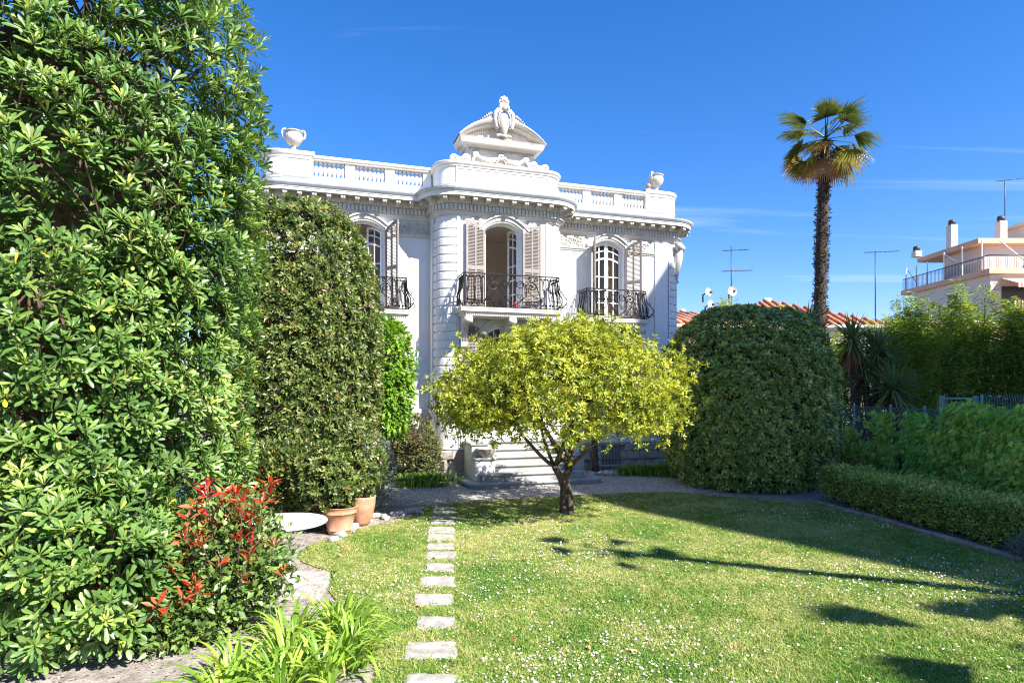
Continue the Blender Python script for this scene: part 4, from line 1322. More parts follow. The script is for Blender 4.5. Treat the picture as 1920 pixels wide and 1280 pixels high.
# bay parapet
bp = empty('bay_parapet', (0, 0, 0), 0, villa)
def bay_plan(off, n=10):
    cy = -BD + BR; r = BR + off
    L = [(-BW - r, 0.55)] + [(-BW + r * math.cos(PI + PI / 2 * i / n), cy + r * math.sin(PI + PI / 2 * i / n)) for i in range(n + 1)]
    return L + [(-x, y) for x, y in reversed(L)]
def bay_sweep(m, prof):
    m.grid([[(x, y, z) for x, y in bay_plan(off)] for off, z in prof], smooth=False)
q = MB(); bay_sweep(q, [(-0.05, 7.34), (-0.05, 7.90)]); q.build('bay_wall', M['stucco'], bp)
q = MB(); bay_sweep(q, [(-0.05, 7.42), (-0.03, 7.425), (-0.03, 7.45), (-0.05, 7.455)]); q.build('panel_moulding', M['trim'], bp)
q = MB()
for (x0, x1) in ((-1.235, -1.195), (-0.84, -0.80), (0.80, 0.84), (1.195, 1.235)):
    q.box(x0, x1, -BD + 0.022, -BD + 0.06, 7.455, 7.87)
for (x0, x1) in ((-1.195, -0.84), (-0.80, 0.80), (0.84, 1.195)):
    q.box(x0, x1, -BD + 0.03, -BD + 0.06, 7.82, 7.86)
q.build('panel_moulding', M['trim'], bp)
q = MB(); bay_sweep(q, [(-0.05, 7.87), (-0.01, 7.88), (0.0, 7.92), (0.03, 7.94), (0.04, 7.98), (0.03, 8.0), (-0.40, 8.01)]); q.build('coping', M['trim'], bp)
q = MB(); L = bay_plan(-0.3); q.add([(x, y, 8.008) for x, y in L], [tuple(range(len(L)))]); q.build('coping_bed', M['trim'], bp)

# ---- segmental pediment with garland and cartouche
ped = empty('pediment', (0, -0.60, -0.22), 0, villa)
q = MB(); q.box(-0.86, 0.86, 0.0, 0.45, 8.20, 8.80); q.build('block', M['stucco'], ped)
# scroll consoles either side
for s in (-1, 1):
    pts = [(0.86, 8.14), (0.86, 8.62)]
    pts += [(0.86 + 0.22 * t, 8.62 - 0.30 * math.sin(t * PI / 2)) for t in (0.15, 0.3, 0.5, 0.7, 0.85, 1.0)]
    pts += [(1.13, 8.33), (1.20, 8.37), (1.28, 8.37), (1.335, 8.32), (1.34, 8.24), (1.31, 8.14)]
    if s < 0: pts = [(-x, z) for x, z in reversed(pts)]
    q = MB(); q.prism(pts, -0.02, 0.28, 'y')
    sp = spiral((s * 1.235, 8.265), 0.085, 0.015, 1.6, PI / 2, -s)
    q.tube([(u, -0.03, w) for u, w in sp], 0.018, 5)
    for j in range(5): q.ball((s * (1.12 - 0.055 * j), -0.03, 8.24 + 0.018 * j), 0.032, 0.02, 0.026, 6, 4)
    q.build('scroll', M['trim'], ped, (0, 0, 0.09), (0, 0, 0), (1, 1, 1))
# horizontal cornice of the pediment, swept round three sides
def box_sweep(m, prof, hx=0.86, yb=0.45):
    m.grid([[(-hx - off, yb, z), (-hx - off, -off, z), (hx + off, -off, z), (hx + off, yb, z)] for off, z in prof], smooth=False)
q = MB(); box_sweep(q, [(0.0, 8.56), (0.02, 8.57), (0.04, 8.60), (0.04, 8.66), (0.09, 8.67), (0.12, 8.72), (0.23, 8.73), (0.25, 8.78), (0.27, 8.83), (0.29, 8.87), (0.0, 8.885)]); q.build('cornice', M['trim'], ped)
q = MB()
for i in range(40):
    x = -0.88 + 1.76 * i / 39; q.box(x - 0.013, x + 0.013, -0.085, -0.03, 8.605, 8.655)
o = q.build('dentils', M['trim'], ped); o["kind"] = 'stuff'
# tympanum and curved cornice
def ped_arc(off, n=20):
    hw = 1.15 + off * 0.5; h = 0.48 + off
    rad = (hw * hw + h * h) / (2 * h); zc = 8.88 + h - rad
    a = math.asin(min(1, hw / rad))
    return [(rad * math.sin(-a + 2 * a * i / n), zc + rad * math.cos(-a + 2 * a * i / n)) for i in range(n + 1)]
q = MB(); T_ = ped_arc(-0.12); q.add([(x, -0.02, max(z, 8.87)) for x, z in T_] + [(0, -0.02, 8.87)], [(i, i + 1, len(T_)) for i in range(len(T_) - 1)]); q.build('tympanum', M['trim'], ped)
q = MB()
rows = [[(x, y, max(z, 8.875)) for x, z in ped_arc(off)] for off, y in ((-0.13, 0.2), (-0.13, -0.06), (-0.10, -0.08), (-0.09, -0.20), (-0.05, -0.22), (-0.03, -0.27), (0.02, -0.30), (0.05, -0.30), (0.06, -0.28), (0.06, 0.42))]
q.grid(rows, smooth=False); q.build('arched_cornice', M['trim'], ped)
q = MB()
A_ = ped_arc(-0.16, 44)
for (x, z) in A_[3:-3]:
    if z > 8.93: q.box(x - 0.012, x + 0.012, -0.07, -0.01, z - 0.03, z + 0.03)
o = q.build('arch_dentils', M['trim'], ped); o["kind"] = 'stuff'
q = MB(); L = ped_arc(0.06); q.add([(x, 0.42, z) for x, z in L], [tuple(range(len(L)))]); q.build('back', M['stucco'], ped)
# garland
q = MB()
def gar(x0, x1, z0, sag):
    n = 16
    for i in range(n + 1):
        t = i / n; x = x0 + (x1 - x0) * t; z = z0 - sag * (1 - (2 * t - 1) ** 2)
        r = 0.035 + 0.025 * math.sin(PI * t)
        for k in range(2):
            q.ball((x + random.uniform(-.02, .02), -0.03 - r * 0.6, z + random.uniform(-.025, .025)), r, r, r, 7, 5)
gar(-0.66, -0.05, 8.50, 0.14); gar(0.05, 0.66, 8.50, 0.14)
for x in (-0.68, 0.0, 0.68):
    for j in range(7):
        a = j * 0.9; q.ball((x + 0.05 * math.cos(a), -0.05, 8.50 + 0.05 * math.sin(a)), 0.045, 0.04, 0.045, 7, 5)
for s in (-1, 1):
    q.tube([(s * 0.70, -0.03, 8.46), (s * 0.76, -0.05, 8.34), (s * 0.72, -0.04, 8.25), (s * 0.80, -0.03, 8.16)], [0.045, 0.04, 0.035, 0.02], 6)
    q.tube([(s * 0.04, -0.04, 8.45), (s * 0.14, -0.05, 8.36), (s * 0.10, -0.04, 8.28), (s * 0.20, -0.03, 8.2)], [0.03, 0.03, 0.025, 0.015], 6)
q.build('garland', M['carved'], ped)
# cartouche
q = MB()
zc = 9.32
rows = []
for j in range(11):
    t = j / 10; z = zc - 0.40 + 0.66 * t
    w = 0.17 * math.sin(PI * min(1, 0.06 + t * 0.80)) ** 0.7
    rows.append([(w * math.cos(a), -0.34 - 0.13 * math.sin(PI * (0.1 + 0.8 * t)) * max(0, math.sin(-a)) + 0.05 * max(0, math.sin(a)), z) for a in np.linspace(0, 2 * PI, 14, endpoint=False)])
q.grid(rows, closed=True)
for s in (-1, 1):
    q.tube([(s * 0.06, -0.36, zc + 0.30), (s * 0.19, -0.36, zc + 0.36), (s * 0.27, -0.36, zc + 0.26), (s * 0.29, -0.36, zc + 0.05), (s * 0.25, -0.36, zc - 0.16), (s * 0.18, -0.36, zc - 0.28), (s * 0.20, -0.38, zc - 0.20)], [0.05, 0.065, 0.07, 0.065, 0.055, 0.045, 0.03], 8)
    q.tube([(s * 0.14, -0.42, zc + 0.24), (s * 0.19, -0.42, zc + 0.12), (s * 0.19, -0.42, zc - 0.05), (s * 0.13, -0.42, zc - 0.22)], 0.022, 6)
    q.tube([(u, -0.40, w) for u, w in spiral((s * 0.16, zc + 0.29), 0.07, 0.015, 1.4, PI / 2, -s)], 0.02, 5)
for j in range(7):
    a = PI * (0.05 + 0.15 * j); q.ball((0.13 * math.cos(a), -0.37, zc + 0.40 + 0.10 * math.sin(a)), 0.045, 0.07, 0.11, 7, 5)
q.ball((0, -0.33, zc + 0.46), 0.13, 0.12, 0.14, 9, 6)
sc_ = [(0.15 * (1 + 0.07 * math.cos(9 * (t - PI / 2))) * math.cos(t), zc + 0.60 + 0.20 * (1 + 0.07 * math.cos(9 * (t - PI / 2))) * math.sin(t)) for t in np.linspace(-0.25, PI + 0.25, 37)]
q.prism(sc_, -0.38, -0.27, 'y')
for t in np.linspace(0.25, PI - 0.25, 6): q.tube([(0.02 * math.cos(t), -0.385, zc + 0.60), (0.13 * math.cos(t), -0.385, zc + 0.60 + 0.175 * math.sin(t))], [0.012, 0.026], 5)
q.lathe([(0.16, zc - 0.46), (0.10, zc - 0.38), (0.06, zc - 0.30)], 10, (0, -0.26))
for s in (-1, 1):
    for j in range(4): q.ball((s * (0.05 + 0.05 * j), -0.32, zc - 0.40 - 0.01 * j), 0.05, 0.05, 0.05, 7, 5)
q.build('cartouche', M['carved'], ped, (0, 0, 9.32 * 0.18 - 0.01), (0, 0, 0), (0.84, 0.86, 0.82))
for s in (-1, 1):
    q = MB()
    for j in range(6):
        x = s * (0.32 + 0.055 * j); z = 9.42 - 0.045 * j * (0.6 + 0.06 * j)
        r = 0.066 - 0.007 * j
        q.ball((x, -0.22, z + 0.03), r, r * .8, r, 7, 5); q.ball((x + s * .02, -0.27, z + 0.06 + r * .3), r * .6, r * .5, r * .6, 6, 4)
    q.build('flower_spray', M['carved'], ped)

# ---- urns on the corner blocks: things of their own
ct, st_ = math.cos(TH), math.sin(TH)
def vw(a, b, z): return (VQ[0] + a * ct - b * st_, VQ[1] + a * st_ + b * ct, z)
def urn(a, b, z, label, rz):
    u = empty('roof_urn', vw(a, b, z), TH + rz, None, label, 'urn', 'urns on the parapet corners')
    q = MB(); q.lathe([(0.12, 0.0), (0.12, 0.025), (0.095, 0.04), (0.075, 0.06), (0.055, 0.10), (0.05, 0.13), (0.075, 0.145)], 14); q.build('foot', M['carved'], u)
    q = MB(); q.lathe([(0.05, 0.14), (0.11, 0.18), (0.17, 0.25), (0.205, 0.33), (0.205, 0.40), (0.185, 0.46)], 54, flute=0.035, nf=18, twist=9.0); q.build('bowl', M['carved'], u)
    q = MB(); q.lathe([(0.18, 0.455), (0.185, 0.47), (0.215, 0.49), (0.225, 0.505), (0.21, 0.515), (0.17, 0.51), (0.15, 0.46)], 22); q.build('rim', M['carved'], u)
    for s in (-1, 1):
        q = MB(); q.tube([(s * 0.19, 0, 0.33), (s * 0.255, 0, 0.38), (s * 0.275, 0, 0.47), (s * 0.25, 0, 0.55), (s * 0.205, 0, 0.565), (s * 0.185, 0, 0.52), (s * 0.20, 0, 0.49)], [0.03, 0.028, 0.024, 0.024, 0.026, 0.022, 0.015], 7); q.build('handle', M['carved'], u)
urn(-5.10, 0.22, 8.12, 'white fluted urn with two handles on the left parapet corner', 0.0)
urn(5.08, 0.22, 8.12, 'white fluted urn on the right parapet corner beside a small pipe', 0.5)
rp = empty('vent_pipe', vw(4.82, 0.22, 8.05), TH, None, 'small weathered vent pipe beside the right roof urn', 'pipe')
q = MB(); q.lathe([(0.06, 0), (0.06, 0.16), (0.05, 0.17)], 10); q.build('pipe', M['trim'], rp)
q = MB(); q.lathe([(0.075, 0.20), (0.075, 0.28), (0.03, 0.31)], 10); q.build('cap', M['terracotta'], rp)
q = MB(); q.tube([(0, 0, 0.17), (0, 0, 0.2)], 0.03, 6); q.build('neck', M['dark_metal'], rp)

# ---- entrance stairs
stair = empty('entrance_stairs', vw(0.25, -BD, 0), TH, None, 'white marble entrance stairs with low stepped cheek walls', 'stairs')
def slab_step(hx0, hx1, y0, y1, z0, z1, rnd=0.0):
    q = MB()
    if rnd:
        pts = []
        for i in range(9): a = PI + PI / 2 * i / 8; pts.append((hx0 + rnd + rnd * math.cos(a), y0 + rnd + rnd * math.sin(a)))
        for i in range(9): a = 1.5 * PI + PI / 2 * i / 8; pts.append((hx1 - rnd + rnd * math.cos(a), y0 + rnd + rnd * math.sin(a)))
        pts += [(hx1, y1), (hx0, y1)]
    else: pts = [(hx0, y0), (hx1, y0), (hx1, y1), (hx0, y1)]
    n = len(pts); cxm = (hx0 + hx1) / 2; cym = (y0 + y1) / 2
    v = []
    for off, z in ((0.04, z0), (0.04, z1 - 0.05), (0.0, z1 - 0.045), (-0.004, z1 - 0.022), (0.004, z1 - 0.004), (0.02, z1)):
        for x, y in pts:
            ex = (1 if x > cxm else -1) * off; ey = off if y < cym else 0
            v.append((x - ex, y + ey, z))
    f = [(r * n + i, r * n + (i + 1) % n, r * n + n + (i + 1) % n, r * n + n + i) for r in range(5) for i in range(n)]
    f.append(tuple(5 * n + i for i in range(n)))
    q.add(v, f); return q.build('step', M['marble'], stair)
slab_step(-1.56, 1.86, -1.62, 0.1, 0.0, 0.12, 0.28)
slab_step(-1.22, 1.44, -1.36, 0.1, 0.12, 0.30)
slab_step(-0.90, 1.04, -1.06, 0.1, 0.30, 0.47)
slab_step(-0.90, 1.04, -0.78, 0.1, 0.47, 0.64)
slab_step(-0.90, 1.04, -0.50, 0.1, 0.64, 0.81)
slab_step(-0.90, 1.04, -0.22, 0.1, 0.81, 0.98)
for s, x0, x1 in ((-1, -1.32, -0.90), (1, 1.04, 1.50)):
    q = MB(); q.bbox(x0 + 0.03, x1 - 0.03 * 0, -0.80, -0.02, 0.05, 0.92, 0.01); q.build('cheek_wall', M['cheek'], stair)
    q = MB(); q.bbox(x0 + 0.03, x1 + (0.10 if s < 0 else 0), -1.12, -0.80, 0.10, 0.60, 0.01) if s < 0 else q.bbox(x0, x1, -1.12, -0.80, 0.28, 0.62, 0.01); q.build('pedestal', M['stucco'] if s < 0 else M['marble'], stair)
    q = MB(); q.bbox(x0 - 0.01, x1 + 0.02, -0.84, -0.02, 0.92, 0.98, 0.012); q.build('coping', M['marble'], stair)
    q = MB(); q.bbox(x0 - 0.01, x1 + (0.12 if s < 0 else 0.02), -1.16, -0.842, 0.60 if s < 0 else 0.62, 0.65 if s < 0 else 0.67, 0.012); q.build('coping', M['marble'], stair)
    for k in range(2):
        q = MB(); q.tube([((x0 + x1) / 2 + 0.06 * k - 0.03, -0.5, 0.98), ((x0 + x1) / 2 + 0.06 * k - 0.03, -0.5, 1.75)], 0.012, 5); q.build('railing_post', M['iron'], stair)
    q = MB(); q.tube([((x0 + x1) / 2, -0.5, 1.75), ((x0 + x1) / 2, -0.05, 1.80)], 0.016, 5); q.build('handrail', M['iron'], stair)
# bowl planter on the low left pedestal
bw = empty('bowl_planter', vw(0.25 - 0.98, -BD - 0.98, 0.65), TH, None, 'shallow beige bowl planter on the left stair pedestal', 'planter')
q = MB(); q.lathe([(0.10, 0), (0.14, 0.03), (0.22, 0.14), (0.25, 0.20), (0.26, 0.22), (0.235, 0.22), (0.20, 0.15)], 18); q.build('bowl', M['carved'], bw)
q = MB(); q.lathe([(0.20, 0.17), (0.0, 0.19)], 12); q.build('soil', M['soil'], bw)
# small things on the central balcony and in the room behind
rd = empty('red_lantern', vw(0.20, -BD - 0.42, 4.268), TH, None, 'small red lantern standing on the central balcony floor', 'lantern')
q = MB(); q.lathe([(0.05, 0), (0.055, 0.02), (0.055, 0.15), (0.03, 0.19), (0.012, 0.2)], 10); q.build('body', M['red'], rd)
q = MB(); q.tube([(-.045, 0, 0.15), (-.03, 0, 0.24), (.03, 0, 0.24), (.045, 0, 0.15)], 0.005, 4); q.build('handle', M['iron'], rd)
ch = empty('chandelier', vw(-0.42, 0.9, 5.35), TH, None, 'glass chandelier hanging in the room behind the open central window', 'chandelier')
q = MB(); q.tube([(0, 0, 0.4), (0, 0, 1.595)], 0.012, 5); q.build('stem', M['light_metal'], ch)
for k in range(14):
    a = k * 2.4; rr = 0.10 + 0.09 * (k % 3); q = MB(); q.ball((rr * math.cos(a), rr * math.sin(a), 0.10 + 0.05 * (k % 6)), 0.055, 0.055, 0.06, 7, 5); q.build('glass_drop', M['light_metal'], ch)

# ================================================================== PLANTS
def limb_set(name, segs, mat, parent, sides=6):
    m = MB()
    for pts, r0, r1 in segs:
        n = len(pts)
        m.tube(pts, [r0 + (r1 - r0) * i / (n - 1) for i in range(n)], sides)
    return m.build(name, mat, parent)

# ---- the tall glossy pittosporum on the left
pit = empty('pittosporum_bush', (-4.5, 6.5, 0), 0, None, 'huge pale green glossy shrub filling the left edge', 'shrub')
PC = np.array([-4.62, 6.55, 3.45]); PR = np.array([1.86, 1.95, 4.05])
P, O, U = shell(4500, PC, PR, 2.9, 0.84, 1.03, 0.07, 4, 2.6, 0.15, 0.45, 0.05)
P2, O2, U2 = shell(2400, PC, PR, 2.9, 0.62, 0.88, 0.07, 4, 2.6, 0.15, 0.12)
P3, O3, U3 = shell(520, (-3.95, 5.35, 0.72), (1.02, 0.78, 0.95), 2.4, 0.6, 1.03, 0.08, 14, 3.0, 0.1, 0.12, 0.05)
# thin places where stems show
for gx, gy, gz, gr in ((-3.55, 5.15, 3.75, 0.30), (-4.15, 4.85, 2.75, 0.26), (-3.15, 5.6, 1.15, 0.24), (-4.3, 4.8, 4.9, 0.28), (-2.95, 5.8, 5.0, 0.22)):
    g = np.array([gx, gy, gz]); P_, k_ = P, np.linalg.norm((P - g) * np.array([1, 0.6, 0.8]), axis=1) > gr
    P = P[k_]; O = O[k_]
NOUT = len(P3) + len(P)
A2 = unit(O2 * 0.75 + np.array([0, 0, 0.55]) + rdirs(len(P2)) * 0.28)
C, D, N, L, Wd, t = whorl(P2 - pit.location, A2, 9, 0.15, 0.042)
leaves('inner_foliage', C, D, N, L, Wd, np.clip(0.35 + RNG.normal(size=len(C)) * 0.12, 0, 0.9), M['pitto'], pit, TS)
P = np.r_[P3, P]; O = np.r_[O3, O]
A = unit(O * 0.75 + np.array([0, 0, 0.55]) + rdirs(len(P)) * 0.28)
C, D, N, L, Wd, t = whorl(P - pit.location, A, 12, 0.134, 0.033)
wid = np.repeat(np.arange(len(P)), 12)
tone = np.repeat(RNG.normal(size=len(P)) * 0.12 + 0.10 * lump(P, 8, 1.6), 12)
rnd = np.clip(0.92 - 0.62 * t ** 0.45 + tone + RNG.normal(size=len(C)) * 0.07, 0, 0.96)
rnd[RNG.random(len(C)) < 0.006] = 0.995
# the 300 leaves that show largest become leaves of their own
world_c = C + np.array(pit.location)
dist = np.linalg.norm(world_c - np.array([0, 0, 2.2]), axis=1)
pxs = 960 + 1180 * world_c[:, 0] / world_c[:, 1]; pys = 735 - 1180 * (world_c[:, 2] - 2.2) / world_c[:, 1]
face = (np.repeat(O, 12, 0) * unit(np.array([0, 0, 2.2]) - world_c)).sum(1)
score = L / dist * np.clip(face, 0.05, 1) * ((pxs > 10) & (pxs < 500) & (pys > 10) & (pys < 1270))
score[np.repeat(np.arange(len(P)) >= NOUT, 12)] = 0
pick = np.argsort(-score)[:300]
mask = np.ones(len(C), bool); mask[pick] = False
leaves('foliage', C[mask], D[mask], N[mask], L[mask], Wd[mask], rnd[mask], M['pitto'], pit, TO)
tv, tf = TO
lm = MB(); lm.add([tuple(q) for q in tv], tf, True); leaf_me = lm.mesh('leaf', M['pitto_obj'])
Du = unit(D); S_ = unit(np.cross(N, Du)); N2 = np.cross(Du, S_)
for i in pick:
    o = bpy.data.objects.new('leaf', leaf_me); COL.objects.link(o); o.parent = pit
    mt = Matrix.Identity(4)
    for r_ in range(3):
        mt[r_][0] = Du[i][r_] * L[i]; mt[r_][1] = S_[i][r_] * Wd[i]; mt[r_][2] = N2[i][r_] * L[i]; mt[r_][3] = C[i][r_]
    o.matrix_local = mt
# stems: a few stout stems from the ground and many twigs that end in the rosettes
segs = []
root = np.array([0.0, 0.1, 0.0])
stems = []
for k in range(9):
    a = k * 0.7; b = np.array([0.75 * math.cos(a), 0.75 * math.sin(a), 2.0 + 0.5 * (k % 3)])
    pts = branch_path(root + np.array([0.2 * math.cos(a), 0.2 * math.sin(a), 0]), b, 6, 0.06); segs.append((pts, 0.07, 0.045)); stems.append(b)
    b2 = b * np.array([1.3, 1.3, 1]) + np.array([0, 0, 2.2]); segs.append((branch_path(b, b2, 6, 0.07), 0.045, 0.025)); stems.append(b2)
stems = np.array(stems)
Pl = P - np.array(pit.location)
for i in RNG.choice(NOUT, 420, replace=False):
    j = np.argmin(np.linalg.norm(stems - Pl[i] * np.array([.6, .6, .9]), axis=1))
    s0 = Pl[i] - np.array(O[i]) * 0.75 - np.array([0, 0, 0.55]) if RNG.random() < 0.8 else stems[j]
    segs.append((branch_path(s0, Pl[i] - A[i] * 0.03, 5, 0.08), 0.013, 0.006))
limb_set('branches', segs, M['twig'], pit, 5)
bush_core('light_block_core', PC - np.array(pit.location), PR, M['twig'], pit, 2.9, 0.60, 0.07, 4, 2.6)

# ---- generic leafy bush
def bush(name, label, cat, c, rad, mat, n, k, spread, L, W, e=2.4, amp=0.06, seed=1, freq=3.0, lo=0.84, hi=1.03, core=0.74, up=0.35, rand=0.7, amp2=0.05, tpl=TS, twigs=0, tone=0.16, zmin=0.06, group=None, tmean=0.5, wh=False):
    o = empty(name, (c[0], c[1], 0), 0, None, label, cat, group)
    off = np.array([c[0], c[1], 0])
    P, O, U = shell(n, c, rad, e, lo, hi, amp, seed, freq, zmin, 0.3, amp2)
    if wh:
        A = unit(O * 0.9 + np.array([0, 0, up]) + rdirs(len(P)) * rand * 0.6)
        C, D, N, LL, WW, tt = whorl(P - off, A, k, L, W, 0.2, 1.3)
    else:
        C, D, N, LL, WW = cluster(P - off, O, k, spread, L, W, up, 0.9, rand); tt = 0.5
    r = np.clip(tmean + 0.22 * (0.5 - tt) + np.repeat(RNG.normal(size=len(P)), k) * tone + RNG.normal(size=len(C)) * tone, 0, 1)
    leaves('foliage', C, D, N, LL, WW, r, mat, o, tpl)
    if core: bush_core('light_block_core', np.array(c) - off, rad, M['twig'], o, e, core, amp, seed, freq, 0.0)
    if twigs:
        segs = []
        for i in RNG.choice(len(P), min(twigs, len(P)), replace=False):
            b = P[i] - off; a = np.array([b[0] * 0.35, b[1] * 0.35, max(0.05, b[2] * 0.55)])
            segs.append((branch_path(a, b, 5, 0.07), 0.012 + 0.004 * rad[2], 0.004))
        limb_set('branches', segs, M['twig'], o, 4)
    return o

bush('privet_column', 'tall dark privet shrub with rounded top beside the glossy shrub', 'shrub', (-4.15, 12.25, 2.82), (1.50, 1.50, 2.92), M['privet'], 8200, 8, 0.075, 0.108, 0.045, 2.9, 0.035, 12, 3.2, 0.80, 1.03, 0.70, 0.3, 0.75, 0.035, twigs=260, tone=0.17, tmean=0.5, wh=True)
bush('creeper_column', 'bright lime green creeper hanging between dark shrub and villa', 'creeper', (-2.74, 13.5, 2.45), (0.56, 0.50, 1.20), M['ivy'], 620, 7, 0.05, 0.115, 0.075, 2.3, 0.07, 9, 2.6, 0.84, 1.04, 0.80, -0.45, 0.6, 0.05, TL, 20, 0.2)
bush('small_shrub', 'small olive green shrub below the creeper at the villa wall', 'shrub', (-2.45, 15.3, 0.78), (0.64, 0.50, 0.74), M['olive_bush'], 700, 9, 0.04, 0.07, 0.035, 2.2, 0.08, 15, 3.0, 0.75, 1.05, 0.7, 0.3, 0.8, 0.08, twigs=40)
bush('silver_shrub', 'small silvery grey shrub beside the terracotta pots', 'shrub', (-2.62, 11.9, 0.72), (0.36, 0.40, 0.66), M['silver'], 520, 12, 0.04, 0.055, 0.010, 2.2, 0.08, 31, 3.0, 0.6, 1.05, 0.55, 0.4, 0.8, 0.08, TP)
bush('round_laurel', 'great dome shaped clipped laurel in shade right of the citrus tree', 'shrub', (5.60, 15.1, 1.88), (1.98, 1.98, 2.30), M['round'], 8200, 8, 0.055, 0.110, 0.050, 2.55, 0.022, 23, 3.0, 0.88, 1.025, 0.82, 0.45, 0.75, 0.025, twigs=60, tone=0.18, tmean=0.55, wh=True)

# ---- citrus tree
tree = empty('citrus_tree', (0.99, 11.44, 0), 0, None, 'yellow green citrus tree with twisted trunk standing on the lawn', 'tree')
TB = np.array([0.99, 11.44, 0])
segs = []
s1 = [(-0.06, 0, -0.03), (-0.05, 0.02, 0.25), (-0.06, -0.05, 0.50), (-0.12, -0.06, 0.68), (-0.22, -0.02, 0.85)]
s2 = [(0.06, 0.02, -0.03), (0.06, -0.03, 0.25), (0.02, 0.04, 0.48), (-0.01, 0.05, 0.66), (0.07, 0.03, 0.83)]
m = MB()
m.tube(s1, [0.085, 0.068, 0.062, 0.066, 0.058], 9); m.tube(s2, [0.08, 0.068, 0.062, 0.064, 0.06], 9)
m.tube([(0, 0, -0.03), (0, 0, 0.06)], [0.15, 0.10], 10)
trunk = m.build('trunk', M['bark'], tree)
CC = np.array([-0.10, 0.0, 2.12]); CRd = np.array([2.20, 2.1, 1.26])
n = 1400
d = rdirs(n * 2); d[:, 2] = np.where(d[:, 2] < -0.55, -d[:, 2], d[:, 2])
rr_ = (0.55 + 0.48 * np.sqrt(RNG.random(len(d)))) * (1 + 0.13 * lump(d, 77, 4.2))
Pp = CC + d * CRd * rr_[:, None]
rxy = np.hypot((Pp[:, 0] - CC[0]) / CRd[0], (Pp[:, 1] - CC[1]) / CRd[1])
floor_ = 1.38 - 0.30 * np.clip(rxy - 0.35, 0, 1) + 0.2 * lump(d, 5, 5)
Pp = Pp[(Pp[:, 2] > floor_)][:n]
# gaps
Pp = Pp[lump(Pp * 1.0, 91, 2.6) > -0.95]
Od = unit((Pp - CC) / CRd + np.array([0, 0, 0.25]))
tipP = np.repeat(Pp, 5, 0) + RNG.normal(size=(len(Pp) * 5, 3)) * 0.115
tipA = unit(np.repeat(Od, 5, 0) * 0.8 + rdirs(len(tipP)) * 0.75)
C, D, N, LL, WW, tt = whorl(tipP, tipA, 10, 0.088, 0.034, 0.3, 1.5)
tone = np.repeat(RNG.normal(size=len(Pp)) * 0.12, 50) + 0.30 * (0.5 - tt)
hgt = np.clip((rr_.mean()), 0, 1)
r = np.clip(0.46 + tone + RNG.normal(size=len(C)) * 0.2, 0, 1)
leaves('crown', C, D, N, LL, WW, r, M['citrus'], tree)
forks = [(np.array(s1[-1]), 0.06), (np.array(s2[-1]), 0.062)]
nodes = []
for k in range(11):
    base, br = forks[k % 2]
    a = k * 2.399 + 0.4; L_ = 0.62 + 0.22 * (k % 3)
    tip = np.array([base[0] + math.cos(a) * L_ * 0.95, base[1] + math.sin(a) * L_ * 0.9, 1.62 + 0.24 * (k % 4)])
    segs.append((branch_path(base, tip, 6, 0.045), br * 0.62, 0.026)); nodes.append(tip); nodes.append((base + tip) / 2 + np.array([0, 0, .05]))
nodes = np.array(nodes)
for i in RNG.choice(len(Pp), 260, replace=False):
    j = np.argmin(np.linalg.norm(nodes - Pp[i], axis=1))
    segs.append((branch_path(nodes[j], Pp[i], 5, 0.08, 0.02), 0.014, 0.004))
limb_set('branches', segs, M['bark'], tree, 6)

# ---- low hedge behind the kerb
hedge = empty('box_hedge', (6.9, 9.0, 0), 0, None, 'low clipped hedge running behind the grey kerb', 'hedge')
off = np.array([6.9, 9.0, 0])
def hedge_x(y): return 6.36 + (12.6 - y) * 0.118
n = 5200
y = RNG.uniform(4.2, 12.9, n * 2); y = y[RNG.random(len(y)) < (y / 12.9) ** 0.0][:n]
side_ = RNG.random(n)
x0 = hedge_x(y); wdt = 0.75
hgt_ = 0.62 + 0.035 * np.sin(y * 3.1) + 0.02 * np.sin(y * 7.7)
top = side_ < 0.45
px_ = np.where(top, x0 + RNG.random(n) * wdt, x0 + RNG.normal(size=n) * 0.02)
pz_ = np.where(top, hgt_ + RNG.normal(size=n) * 0.02, 0.05 + (hgt_ - 0.05) * RNG.random(n) ** 0.75)
back = (side_ > 0.93); px_ = np.where(back, x0 + wdt, px_)
Pp = np.stack([px_, y, pz_], 1)
Od = np.where(top[:, None], np.array([[0, 0, 1.0]]), np.array([[-1.0, 0, 0.2]])); Od = np.where(back[:, None], np.array([[1.0, 0, 0.2]]), Od)
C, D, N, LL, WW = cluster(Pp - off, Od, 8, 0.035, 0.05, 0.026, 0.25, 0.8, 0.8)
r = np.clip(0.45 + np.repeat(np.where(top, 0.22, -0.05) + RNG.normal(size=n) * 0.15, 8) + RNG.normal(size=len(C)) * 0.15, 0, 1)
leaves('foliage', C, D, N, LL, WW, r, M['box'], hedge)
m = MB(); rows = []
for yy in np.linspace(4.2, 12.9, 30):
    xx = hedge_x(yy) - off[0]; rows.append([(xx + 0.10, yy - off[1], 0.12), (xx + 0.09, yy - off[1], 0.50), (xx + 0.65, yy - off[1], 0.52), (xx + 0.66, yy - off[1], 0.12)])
m.grid(rows); m.build('light_block_core', M['twig'], hedge)  # solid brown core added inside the hedge so light does not leak through
segs = []
for i in range(150):
    yy = RNG.uniform(4.2, 12.9); xx = hedge_x(yy)
    segs.append((branch_path(np.array([xx + RNG.uniform(.1, .4), yy, -0.02]) - off, np.array([xx + RNG.uniform(0, .25), yy + RNG.normal() * .2, RNG.uniform(.25, .55)]) - off, 4, 0.12), 0.012, 0.005))
limb_set('branches', segs, M['twig'], hedge, 4)
